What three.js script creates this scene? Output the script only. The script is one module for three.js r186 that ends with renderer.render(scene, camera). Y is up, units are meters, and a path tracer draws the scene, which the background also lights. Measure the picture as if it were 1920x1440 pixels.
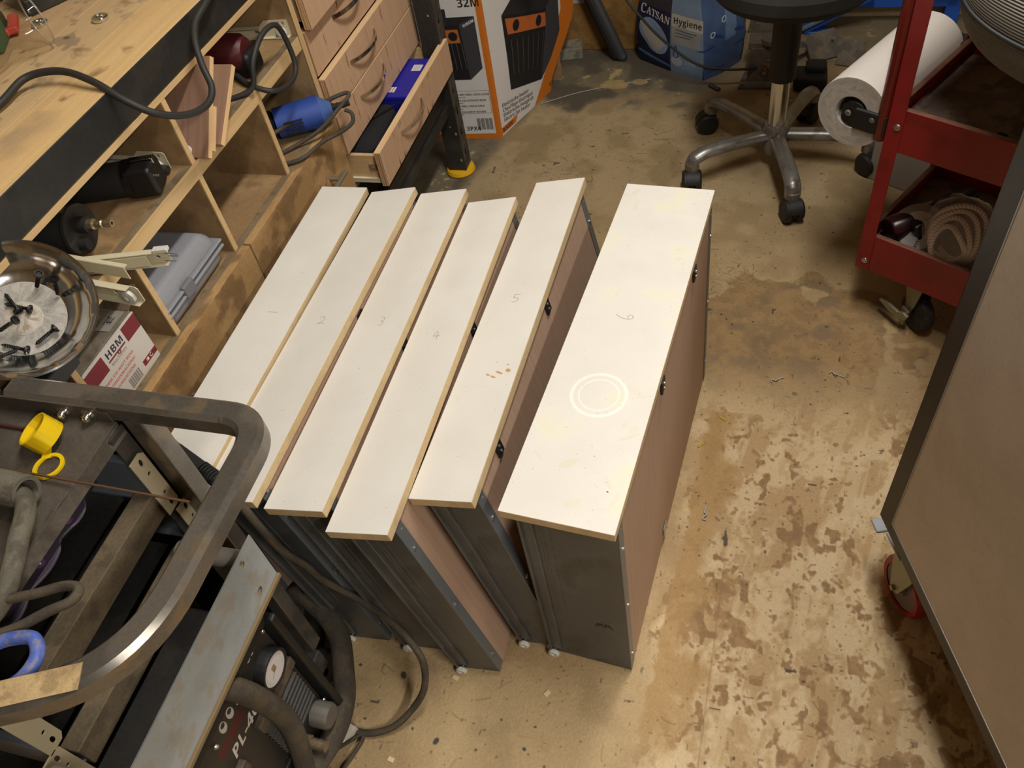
import * as THREE from 'three';
import { RoundedBoxGeometry } from 'three/addons/geometries/RoundedBoxGeometry.js';
import { mergeGeometries, toCreasedNormals } from 'three/addons/utils/BufferGeometryUtils.js';
import { RectAreaLightUniformsLib } from 'three/addons/lights/RectAreaLightUniformsLib.js';
import { MarchingCubes } from 'three/addons/objects/MarchingCubes.js';

// ---------------------------------------------------------------- camera, lamps, exposure
RectAreaLightUniformsLib.init();
const scene = new THREE.Scene();
scene.background = new THREE.Color(0x000000);
const renderer = new THREE.WebGLRenderer({ antialias: true });
renderer.toneMapping = THREE.LinearToneMapping;
renderer.toneMappingExposure = 1.0;
renderer.shadowMap.enabled = true;
const camera = new THREE.PerspectiveCamera(50.02, 4 / 3, 0.05, 30);
{
  const roll = -0.202886, pitch = 0.840874, yaw = -0.397431;
  const f = new THREE.Vector3(Math.sin(yaw) * Math.cos(pitch), -Math.sin(pitch), -Math.cos(yaw) * Math.cos(pitch));
  const r0 = new THREE.Vector3(Math.cos(yaw), 0, Math.sin(yaw)), u0 = r0.clone().cross(f);
  const r = r0.clone().multiplyScalar(Math.cos(roll)).addScaledVector(u0, Math.sin(roll));
  const u = r0.clone().multiplyScalar(-Math.sin(roll)).addScaledVector(u0, Math.cos(roll));
  camera.position.set(0, 1.6, 0);
  camera.quaternion.setFromRotationMatrix(new THREE.Matrix4().makeBasis(r, u, f.clone().negate()));
  scene.add(camera);
}
const LAMP_A = { pos: [0.10, 2.66, -1.20], power: 72, len: 1.2, wid: 0.16, col: 0xfffaf2 };   // twin tube over the aisle
const LAMP_B = { pos: [1.40, 2.55, 0.80], power: 112, len: 1.2, wid: 0.16, col: 0xfffaf2 };   // twin tube over the right half of the workshop

// ---------------------------------------------------------------- helpers
const V = (x, y, z) => new THREE.Vector3(x, y, z);
let rs = 12345;
const rnd = () => { rs = (rs * 1664525 + 1013904223) >>> 0; return rs / 4294967296; };
const rr = (a, b) => a + (b - a) * rnd();
const names = new Map();
function numbered(n) { const k = names.get(n) || 0; names.set(n, k + 1); return k ? n + '_' + String(k).padStart(3, '0') : n; }
function tag(o, label, category, group, kind) {
  if (label) o.userData.label = label;
  if (category) o.userData.category = category;
  if (group) o.userData.group = group;
  if (kind) o.userData.kind = kind;
  return o;
}
function thing(name, label, category, pos = [0, 0, 0], turn = 0, group) {
  const o = new THREE.Group(); o.name = numbered(name); o.position.set(...pos); o.rotation.y = turn; scene.add(o);
  return tag(o, label, category, group);
}
function flat(geos) {
  const list = (Array.isArray(geos) ? geos : [geos]).map((g) => { const n = g.index ? g.toNonIndexed() : g; for (const k of Object.keys(n.attributes)) if (!['position', 'normal', 'uv'].includes(k)) n.deleteAttribute(k); return n; });
  return list.length === 1 ? list[0] : mergeGeometries(list);
}
function obj(name, geos, mat, parent = scene) {
  const m = new THREE.Mesh(flat(geos), mat); m.name = parent === scene ? numbered(name) : name; m.castShadow = m.receiveShadow = true; parent.add(m); return m;
}
const struct = (name, geos, mat) => tag(obj(name, geos, mat), null, null, null, 'structure');
function bx(w, h, d, x = 0, y = 0, z = 0, r = 0, grain = 'z') {   // box centred at x, y, z; r rounds its edges; uv in metres, u along the grain
  const g = r ? new RoundedBoxGeometry(w, h, d, 2, Math.min(r, w / 2.01, h / 2.01, d / 2.01)) : new THREE.BoxGeometry(w, h, d);
  g.translate(x, y, z); return uvm(g, grain);
}
function uvm(g0, grain = 'z') {
  const g = g0.index ? g0.toNonIndexed() : g0; const p = g.attributes.position, uv = new Float32Array(p.count * 2);
  const a = V(), b = V(), c = V(), ax = ['x', 'y', 'z'];
  for (let i = 0; i < p.count; i += 3) {
    a.fromBufferAttribute(p, i); b.fromBufferAttribute(p, i + 1); c.fromBufferAttribute(p, i + 2);
    const n = b.clone().sub(a).cross(c.clone().sub(a)), m = [Math.abs(n.x), Math.abs(n.y), Math.abs(n.z)], k = m.indexOf(Math.max(...m));
    const rest = ax.filter((_, j) => j !== k), u = rest.includes(grain) ? grain : rest[0], v = rest.find((q) => q !== u);
    [a, b, c].forEach((q, j) => { uv[(i + j) * 2] = q[u]; uv[(i + j) * 2 + 1] = q[v] + 0.37 * k; });
  }
  g.setAttribute('uv', new THREE.BufferAttribute(uv, 2)); return g;
}
function cyl(r1, r2, h, pos, dir = [0, 1, 0], seg = 20, open = false) {   // from pos along dir; r1 at pos, r2 at the end
  const g = new THREE.CylinderGeometry(r2, r1, h, seg, 1, open); g.translate(0, h / 2, 0);
  g.applyQuaternion(new THREE.Quaternion().setFromUnitVectors(V(0, 1, 0), V(...dir).normalize())); g.translate(...pos); return g;
}
function lathe(pts, pos, dir = [0, 1, 0], seg = 32) {
  const g = new THREE.LatheGeometry(pts.map(([r, y]) => new THREE.Vector2(r, y)), seg);
  { let L = 0, rm = 0; for (let i = 1; i < pts.length; i++) L += Math.hypot(pts[i][0] - pts[i - 1][0], pts[i][1] - pts[i - 1][1]); for (const q of pts) rm = Math.max(rm, q[0]); const uv = g.attributes.uv; for (let i = 0; i < uv.count; i++) uv.setXY(i, uv.getX(i) * 6.2832 * rm, uv.getY(i) * L); }
  g.applyQuaternion(new THREE.Quaternion().setFromUnitVectors(V(0, 1, 0), V(...dir).normalize())); g.translate(...pos);
  return toCreasedNormals(g, 0.7);
}
const crv = (pts) => new THREE.CatmullRomCurve3(pts.map((p) => V(...p)), false, 'centripetal');
function tube(pts, r, seg = 60, rad = 10, closed = false) {
  const c = crv(pts); c.closed = closed; const g = new THREE.TubeGeometry(c, seg, r, rad, closed); if (closed) { const L = c.getLength(), uv = g.attributes.uv; for (let i = 0; i < uv.count; i++) uv.setXY(i, uv.getX(i) * L, uv.getY(i) * 6.2832 * r); return g; }
  { const L = c.getLength(), uv = g.attributes.uv; for (let i = 0; i < uv.count; i++) uv.setXY(i, uv.getX(i) * L, uv.getY(i) * 6.2832 * r); }
  const a = c.getPoint(0), b = c.getPoint(1);
  const cap = (p, t) => { const q = new THREE.CircleGeometry(r, rad); q.applyQuaternion(new THREE.Quaternion().setFromUnitVectors(V(0, 0, 1), t)); q.translate(p.x, p.y, p.z); return q; };
  return flat([g, cap(a, c.getTangent(0).negate()), cap(b, c.getTangent(1))]);
}
function poly(pts, depth, bevel = 0, holes = []) {   // outline in x, y, extruded along +z
  const s = new THREE.Shape(pts.map(([x, y]) => new THREE.Vector2(x, y)));
  for (const h of holes) s.holes.push(h);
  return new THREE.ExtrudeGeometry(s, { depth, bevelEnabled: bevel > 0, bevelSize: bevel, bevelThickness: bevel, bevelSegments: 2, curveSegments: 12 });
}
const hole = (x, y, r, ry = r) => { const p = new THREE.Path(); p.absellipse(x, y, r, ry, 0, Math.PI * 2, true); return p; };
function place(g, { pos = [0, 0, 0], rot = [0, 0, 0], order = 'YXZ' } = {}) {
  g.applyMatrix4(new THREE.Matrix4().compose(V(...pos), new THREE.Quaternion().setFromEuler(new THREE.Euler(...rot, order)), V(1, 1, 1))); return g;
}
function sweep(pts, prof, up = [0, 1, 0], r = 0.03, steps = 8) {   // profile [[side, up]...] carried along a path with rounded corners, closed with caps
  const path = []; const P = pts.map((p) => V(...p)), R = Array.isArray(r) ? r : P.map(() => r);
  P.forEach((p, i) => {
    if (i === 0 || i === P.length - 1) return path.push(p);
    const a = P[i - 1].clone().sub(p), b = P[i + 1].clone().sub(p), ra = Math.min(R[i], a.length() * 0.49, b.length() * 0.49);
    const s = p.clone().addScaledVector(a.normalize(), ra), e = p.clone().addScaledVector(b.normalize(), ra);
    for (let k = 0; k <= steps; k++) path.push(new THREE.QuadraticBezierCurve3(s, p, e).getPoint(k / steps));
  });
  const rings = path.map((p, i) => {
    const t = (path[i + 1] || p).clone().sub(path[i - 1] || p).normalize(), sd = t.clone().cross(V(...up)).normalize(), u = sd.clone().cross(t);
    return prof.map(([s, q]) => p.clone().addScaledVector(sd, s).addScaledVector(u, q));
  });
  const pos = [], n = prof.length; const tri = (a, b, c) => pos.push(a.x, a.y, a.z, b.x, b.y, b.z, c.x, c.y, c.z);
  for (let i = 0; i < rings.length - 1; i++) for (let j = 0; j < n; j++) { const k = (j + 1) % n; tri(rings[i][j], rings[i + 1][j], rings[i][k]); tri(rings[i][k], rings[i + 1][j], rings[i + 1][k]); }
  for (let j = 1; j < n - 1; j++) { tri(rings[0][0], rings[0][j], rings[0][j + 1]); const e = rings[rings.length - 1]; tri(e[0], e[j + 1], e[j]); }
  const g = new THREE.BufferGeometry(); g.setAttribute('position', new THREE.Float32BufferAttribute(pos, 3)); g.computeVertexNormals();
  return toCreasedNormals(uvm(g), 0.6);
}
const sq = (w, h, c = 0.004) => [[-w + c, -h], [w - c, -h], [w, -h + c], [w, h - c], [w - c, h], [-w + c, h], [-w, h - c], [-w, -h + c]].map(([a, b]) => [a, b]);
function plate(g) { return uvm(g); }

// ---------------------------------------------------------------- noise and textures
const HT = new Uint8Array(65536); for (let i = 0; i < 65536; i++) HT[i] = rnd() * 256;
const hsh = (x, y) => HT[((x * 7919) ^ (y * 104729 + 31 * x)) & 65535] / 255;
function vn(x, y, px = 0, py = 0) {
  let x0 = Math.floor(x), y0 = Math.floor(y); let fx = x - x0, fy = y - y0; fx = fx * fx * (3 - 2 * fx); fy = fy * fy * (3 - 2 * fy);
  let x1 = x0 + 1, y1 = y0 + 1; if (px) { x0 = ((x0 % px) + px) % px; x1 = ((x1 % px) + px) % px; } if (py) { y0 = ((y0 % py) + py) % py; y1 = ((y1 % py) + py) % py; }
  const a = hsh(x0, y0), b = hsh(x1, y0), c = hsh(x0, y1), d = hsh(x1, y1); return a + (b - a) * fx + (c - a) * fy + (a - b - c + d) * fx * fy;
}
function fbm(x, y, o = 4, px = 0, py = 0) { let s = 0, a = 0.5, t = 0; for (let i = 0; i < o; i++) { s += a * vn(x, y, px, py); t += a; a *= 0.5; x *= 2; y *= 2; px *= 2; py *= 2; } return s / t; }
const mix = (a, b, t) => a + (b - a) * t, clamp = (t) => Math.max(0, Math.min(1, t)), ss = (a, b, t) => { t = clamp((t - a) / (b - a)); return t * t * (3 - 2 * t); };
const mix3 = (a, b, t) => [mix(a[0], b[0], t), mix(a[1], b[1], t), mix(a[2], b[2], t)];
function dtex(w, h, fn, srgb = true) {
  const d = new Uint8Array(w * h * 4); for (let y = 0; y < h; y++) for (let x = 0; x < w; x++) { const c = fn(x / w, y / h), i = (y * w + x) * 4; d[i] = c[0]; d[i + 1] = c[1]; d[i + 2] = c[2]; d[i + 3] = 255; }
  const t = new THREE.DataTexture(d, w, h); t.wrapS = t.wrapT = THREE.RepeatWrapping; t.magFilter = THREE.LinearFilter; t.minFilter = THREE.LinearMipmapLinearFilter; t.generateMipmaps = true;
  if (srgb) t.colorSpace = THREE.SRGBColorSpace; t.needsUpdate = true; return t;
}
function ctex(w, h, draw) {
  const c = document.createElement('canvas'); c.width = w; c.height = h; draw(c.getContext('2d'), w, h);
  const t = new THREE.CanvasTexture(c); t.colorSpace = THREE.SRGBColorSpace; t.anisotropy = 8; return t;
}
const std = (o) => new THREE.MeshStandardMaterial({ roughness: 0.6, ...o });
const phy = (o) => new THREE.MeshPhysicalMaterial({ roughness: 0.5, ...o });
function metres(t, sx, sy = sx) { t.repeat.set(1 / sx, 1 / sy); return t; }
// wood: u along the grain, one tile is 1 m by 0.25 m
function woodTex(light, dark, streak = 0.5, o = {}) {
  const per = o.per || 40;
  return metres(dtex(512, 256, (u, v) => {
    const warp = fbm(u * 3, v * 4, 3, 3, 4) * (o.warp ?? 0.6), g = fbm(u * 4, (v + warp * 0.12) * per, 3, 4, 0), f = vn(u * 30, v * 200, 30, 200), b = fbm(u * 4, v * 5, 3, 4, 5);
    let c = mix3(light, dark, clamp((g - 0.35) * 1.6 * streak + (f - 0.5) * 0.18 + (b - 0.5) * 0.5));
    if (o.flecks) { const k = vn(u * 22, v * 90, 22, 90) * vn(u * 9 + 40, v * 14, 9, 14); if (k > 0.66) c = mix3(c, o.flecks, ss(0.66, 0.8, k)); }
    return c;
  }), o.lu || 1, o.lv || 0.25);
}
function grimeTex(a, b, c, scale = 1, o = {}) {   // mottled surface of three tones with fine grain
  return metres(dtex(256, 256, (u, v) => {
    const n = fbm(u * 5, v * 5, 5, 5, 5), m = fbm(u * 9 + 20, v * 9, 4, 9, 9), g = vn(u * 128, v * 128, 128, 128);
    let q = mix3(a, b, ss(0.38, 0.62, n)); q = mix3(q, c, ss(0.52, 0.72, m) * (o.k ?? 0.8)); const e = (g - 0.5) * (o.grain ?? 14); return [clamp((q[0] + e) / 255) * 255, clamp((q[1] + e) / 255) * 255, clamp((q[2] + e) / 255) * 255];
  }), scale);
}
const bumpNoise = (s, sc = 64) => metres(dtex(256, 256, (u, v) => { const n = 255 * (0.6 * fbm(u * sc / 4, v * sc / 4, 4, sc / 4, sc / 4) + 0.4 * vn(u * sc, v * sc, sc, sc)); return [n, n, n]; }, false), s);
const BN = bumpNoise(0.3);
const M = {
  white: std({ color: 0xd6d3cc, roughness: 0.45 }),
  mdfEdge: std({ map: grimeTex([200, 176, 134], [192, 166, 124], [176, 150, 110], 0.4, { k: 0.5, grain: 10 }), roughness: 0.85 }),
  mdf: std({ map: grimeTex([158, 128, 88], [146, 116, 78], [120, 94, 62], 0.7, { k: 0.7, grain: 10 }), roughness: 0.85 }),
  toe: std({ map: grimeTex([178, 142, 94], [164, 128, 82], [122, 92, 58], 0.5, { k: 0.75, grain: 12 }), roughness: 0.8 }),
  lath: std({ map: woodTex([206, 174, 126], [180, 146, 98], 0.6), roughness: 0.75 }),
  ply: std({ map: woodTex([204, 168, 136], [178, 140, 108], 0.45, { flecks: [120, 72, 44], per: 26 }), roughness: 0.55 }),
  plyEdge: std({ map: metres(dtex(64, 128, (u, v) => { const s = Math.floor(v * 5) % 2; const n = vn(u * 32, v * 64, 32, 64) * 26; return s ? [196 + n, 160 + n, 116 + n] : [150 + n, 112 + n, 78 + n]; }), 0.1, 0.012), roughness: 0.8 }),
  pine: std({ map: woodTex([226, 194, 150], [200, 160, 112], 0.5), roughness: 0.7 }),
  pink: std({ map: woodTex([196, 156, 132], [176, 136, 112], 0.5, { per: 60, warp: 0.2 }), roughness: 0.7 }),
  steel: std({ map: grimeTex([92, 93, 92], [84, 84, 83], [72, 70, 67], 0.6, { grain: 6 }), roughness: 0.42, metalness: 0.3 }),
  steelDark: std({ map: grimeTex([84, 84, 84], [72, 72, 72], [62, 60, 58], 0.5, { grain: 8 }), roughness: 0.5, metalness: 0.35 }),
  zinc: std({ color: 0xb9b9b4, roughness: 0.28, metalness: 0.9 }),
  chrome: std({ color: 0xd9d9d6, roughness: 0.16, metalness: 1 }),
  nylon: std({ color: 0xcfcdc6, roughness: 0.45 }),
  black: std({ color: 0x141414, roughness: 0.55 }),
  rubber: std({ color: 0x1b1a19, roughness: 0.8 }),
  blackSteel: std({ map: grimeTex([42, 40, 37], [34, 32, 30], [54, 50, 44], 0.5, { grain: 10 }), roughness: 0.6 }),
  beam: std({ map: grimeTex([38, 37, 36], [30, 30, 30], [50, 47, 42], 0.6, { grain: 8 }), roughness: 0.5 }),
  cable: std({ color: 0x2a2826, roughness: 0.6 }),
  cableDusty: std({ map: grimeTex([72, 65, 54], [64, 57, 48], [84, 74, 58], 0.3), roughness: 0.85 }),
  batten: std({ map: grimeTex([132, 112, 84], [118, 100, 74], [98, 84, 64], 0.25, { grain: 12 }), roughness: 0.9 }),
  cream: std({ color: 0xd9d2b8, roughness: 0.4 }),
};
// ---------------------------------------------------------------- the room
const FX0 = -1.9, FZ0 = -3.4, FS = 4.2;
const floorTex = ctex(2048, 2048, (g, W) => {
  const im = g.createImageData(W, W), d = im.data;
  const poly_ = (px, pz, P) => { let s = false; for (let i = 0, j = P.length - 1; i < P.length; j = i++) if ((P[i][1] > pz) !== (P[j][1] > pz) && px < ((P[j][0] - P[i][0]) * (pz - P[i][1])) / (P[j][1] - P[i][1]) + P[i][0]) s = !s; return s; };
  const stain = [[-0.09, -1.47], [-0.036, -1.61], [0.042, -1.684], [0.123, -1.74], [0.205, -1.72], [0.3, -1.69], [0.36, -1.58], [0.34, -1.5], [0.2, -1.40], [0.06, -1.3], [-0.06, -1.32]];
  for (let j = 0; j < W; j++) for (let i = 0; i < W; i++) {
    const x = FX0 + (i + 0.5) / W * FS, z = FZ0 + (j + 0.5) / W * FS;
    const n1 = fbm(x * 3 + 9, z * 3 + 5, 4), n2 = fbm(x * 11, z * 11 + 40, 4), n3 = fbm(x * 42 + 7, z * 42, 3), gr = hsh(i, j);
    const wx = x + (n1 - 0.5) * 0.18, wz = z + (n2 - 0.5) * 0.1;
    let c = mix3([182, 156, 114], [168, 141, 100], ss(0.4, 0.62, n1));
    c = mix3(c, [148, 124, 88], ss(0.5, 0.75, n2) * 0.45);
    // far half: duller, greyer concrete
    const far = ss(-1.55, -2.3, wz); c = mix3(c, mix3([158, 138, 104], [138, 118, 84], ss(0.4, 0.65, n2)), far * 0.9);
    // worn paint with brown scrapes, right of the drawers towards the viewer
    const wear = ss(-1.42, -1.2, wz) * ss(-0.13, -0.02, x + (n2 - 0.5) * 0.16 - ss(-0.55, -0.3, wz) * 0.0);
    if (wear > 0) {
      const w1 = fbm(x * 24 + 3, z * 18 + 8, 3) - 0.5, w2 = fbm(x * 20 + 33, z * 20, 3) - 0.5, u = x + w1 * 0.05, v = z + w2 * 0.06;
      const mott = fbm(u * 22 + v * 6, v * 13, 4), mac = fbm(x * 5 + 11, z * 5, 3), rag = fbm(u * 46, v * 30, 4), fin = fbm(x * 95 + 60, z * 80, 2), str = fbm((x + z * 0.22) * 40, z * 5 + 17, 3);
      let q = mix3([182, 152, 108], [208, 184, 143], ss(0.40, 0.60, mott * 0.7 + fin * 0.3)); q = mix3(q, [214, 192, 154], ss(0.54, 0.66, str) * 0.55);
      const k = ss(0.552, 0.592, rag * 0.5 + mac * 0.32 + fin * 0.18) * 0.85; q = mix3(q, mix3([158, 124, 82], [138, 106, 68], ss(0.4, 0.7, n3)), k);
      q = mix3(q, [140, 110, 72], ss(0.62, 0.72, fin * 0.6 + rag * 0.4) * 0.7);
      c = mix3(c, q, wear);
    }
    // ochre dust strip beside the last drawer, its pale border against the drawer
    const t = (z + 0.62) / -0.86, ex = -0.136 + t * 0.065, q = x - ex;
    if (z < -0.42 && z > -1.3 && q > -0.05 && q < 0.2) { const s = ss(0.035, 0.045, q + (n3 - 0.5) * 0.02) * (1 - ss(0.085, 0.13, q + (n2 - 0.5) * 0.14)) * ss(-0.40, -0.62, z + (n2 - 0.5) * 0.3); c = mix3(c, [172, 138, 88], s * 0.85); }
    { const dx = (x - 0.14) / 0.27, dz = (z + 1.545) / 0.215, rr2 = Math.hypot(dx, dz + (dz > 0 ? -0.25 * dz : 0)) + (n2 - 0.5) * 1.1 + (n1 - 0.5) * 0.6 + (n3 - 0.5) * 0.25; const st = (1 - ss(0.93, 1.03, rr2)) * (dz < 0 ? 1 : 1 - ss(0.1, 1.1, dz)); if (st > 0) c = mix3(c, mix3(mix3([148, 117, 74], [134, 104, 66], ss(0.4, 0.6, n3)), [112, 92, 66], ss(0.5, 0.72, fbm(x * 17, z * 17, 4))), st * 0.72); }
    // black grinding dust along the back; darker floor beside the rack and bench
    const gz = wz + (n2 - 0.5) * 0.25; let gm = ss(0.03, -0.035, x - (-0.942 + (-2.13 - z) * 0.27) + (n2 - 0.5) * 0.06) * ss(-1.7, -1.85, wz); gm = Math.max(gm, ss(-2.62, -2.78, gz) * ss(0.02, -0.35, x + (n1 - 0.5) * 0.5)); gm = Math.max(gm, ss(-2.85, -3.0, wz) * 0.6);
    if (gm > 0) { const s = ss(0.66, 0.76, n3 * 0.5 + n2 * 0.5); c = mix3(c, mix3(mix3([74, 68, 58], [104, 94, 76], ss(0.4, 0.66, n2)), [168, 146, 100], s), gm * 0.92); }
    // specks
    const sp = vn(x * 120, z * 120); if (sp > 0.93) c = mix3(c, [92, 74, 50], 0.5); const sp2 = vn(x * 60 + 300, z * 60); if (sp2 > 0.965) c = mix3(c, [60, 54, 46], 0.75);
    const e = (gr - 0.5) * 14, o = (j * W + i) * 4; d[o] = c[0] + e; d[o + 1] = c[1] + e; d[o + 2] = c[2] + e; d[o + 3] = 255;
  }
  g.putImageData(im, 0, 0);
  const X = (x) => (x - FX0) / FS * W, Z = (z) => (z - FZ0) / FS * W; g.lineCap = 'round';
  const squig = (x, z, n, L, spread, col, w) => { for (let k = 0; k < n; k++) { const a = rr(0, 6.3), px = x + rr(-1, 1) * spread, pz = z + rr(-1, 1) * spread; g.strokeStyle = col; g.lineWidth = rr(0.4, w); g.beginPath(); g.moveTo(X(px), Z(pz)); g.quadraticCurveTo(X(px + Math.cos(a) * L * 0.5 + rr(-1, 1) * L * 0.3), Z(pz + Math.sin(a) * L * 0.5 + rr(-1, 1) * L * 0.3), X(px + Math.cos(a) * L), Z(pz + Math.sin(a) * L)); g.stroke(); } };
  squig(-0.04, -1.76, 46, 0.025, 0.075, 'rgba(70,58,40,0.45)', 1.2); squig(-0.3, -2.48, 14, 0.04, 0.05, 'rgba(60,54,44,0.4)', 1.2); squig(-0.28, -2.2, 60, 0.018, 0.4, 'rgba(90,74,50,0.35)', 1.2);
  squig(-0.6, -2.32, 14, 0.035, 0.09, 'rgba(66,60,50,0.35)', 2.6); squig(0.3, -0.62, 26, 0.02, 0.1, 'rgba(84,58,34,0.4)', 1.2); squig(-0.35, -0.4, 30, 0.03, 0.3, 'rgba(120,90,54,0.5)', 1.4);
  squig(0.12, -0.85, 70, 0.03, 0.34, 'rgba(128,96,58,0.25)', 1.4); squig(0.28, -1.45, 16, 0.012, 0.06, 'rgba(80,72,60,0.4)', 3);
  g.strokeStyle = 'rgba(120,96,64,0.5)'; g.lineWidth = 1; g.beginPath(); g.moveTo(X(0.02), Z(-0.9)); g.lineTo(X(0.0), Z(-0.3)); g.stroke();
  g.fillStyle = 'rgba(52,50,46,0.85)'; for (const [x, z, r] of [[-0.48, -0.42, 0.007], [-0.585, -0.53, 0.008], [-0.4, -0.42, 0.003], [-0.31, -0.44, 0.004], ]) { g.beginPath(); g.ellipse(X(x), Z(z), r / FS * W, r * 0.7 / FS * W, x * 9, 0, 7); g.fill(); }
});
floorTex.wrapS = floorTex.wrapT = THREE.MirroredRepeatWrapping; floorTex.repeat.set(1 / FS, -1 / FS); floorTex.offset.set(-FX0 / FS, 1 + FZ0 / FS);
floorTex.flipY = true;
{
  const RX0 = -1.85, RX1 = 3.4, RZ0 = -3.3, RZ1 = 4.2, RH = 2.75, cx = (RX0 + RX1) / 2, cz = (RZ0 + RZ1) / 2, w = RX1 - RX0, dd = RZ1 - RZ0;
  const fg = new THREE.BoxGeometry(w + 0.4, 0.12, dd + 0.4); fg.translate(cx, -0.06, cz);
  { const p = fg.attributes.position, uv = fg.attributes.uv; for (let i = 0; i < p.count; i++) uv.setXY(i, p.getX(i), p.getZ(i)); }
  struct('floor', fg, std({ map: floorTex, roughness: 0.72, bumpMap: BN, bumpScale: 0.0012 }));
  const wall = std({ map: grimeTex([176, 158, 126], [166, 148, 116], [150, 132, 100], 1.6, { k: 0.5 }), roughness: 0.9 });
  struct('wall_back', bx(w + 0.4, RH, 0.2, cx, RH / 2, RZ0 - 0.1), wall); struct('wall_front', bx(w + 0.4, RH, 0.2, cx, RH / 2, RZ1 + 0.1), wall);
  struct('wall_left', bx(0.2, RH, dd, RX0 - 0.1, RH / 2, cz), wall); struct('wall_right', bx(0.2, RH, dd, RX1 + 0.1, RH / 2, cz), wall);
  struct('ceiling', bx(w + 0.4, 0.15, dd + 0.4, cx, RH + 0.075, cz), std({ color: 0xb4ada0, roughness: 0.9 }));
}
for (const [L, label] of [[LAMP_A, 'white twin tube ceiling lamp over the aisle'], [LAMP_B, 'white twin tube ceiling lamp behind the cabinet in the right half']]) {
  const t = thing('ceiling_lamp', label, 'ceiling lamp', L.pos);
  obj('housing', [bx(0.18, 0.05, L.len + 0.06, 0, 0.075, 0, 0.008), bx(0.02, 0.05, 0.02, 0.05, 0.04, L.len / 2 + 0.012), bx(0.02, 0.05, 0.02, -0.05, 0.04, L.len / 2 + 0.012), bx(0.02, 0.05, 0.02, 0.05, 0.04, -L.len / 2 - 0.012), bx(0.02, 0.05, 0.02, -0.05, 0.04, -L.len / 2 - 0.012)], std({ color: 0xe6e4de }), t);
  for (const s of [-1, 1]) obj('tube', cyl(0.013, 0.013, L.len, [s * 0.05, 0.032, -L.len / 2], [0, 0, 1]), std({ color: 0xffffff, emissive: L.col, emissiveIntensity: 1.2 }), t);
  const a = new THREE.RectAreaLight(L.col, L.power, L.wid, L.len); a.position.set(0, 0.012, 0); a.lookAt(a.position.x, a.position.y - 1, a.position.z); a.rotation.set(-Math.PI / 2, 0, 0); t.add(a);
}
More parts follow.
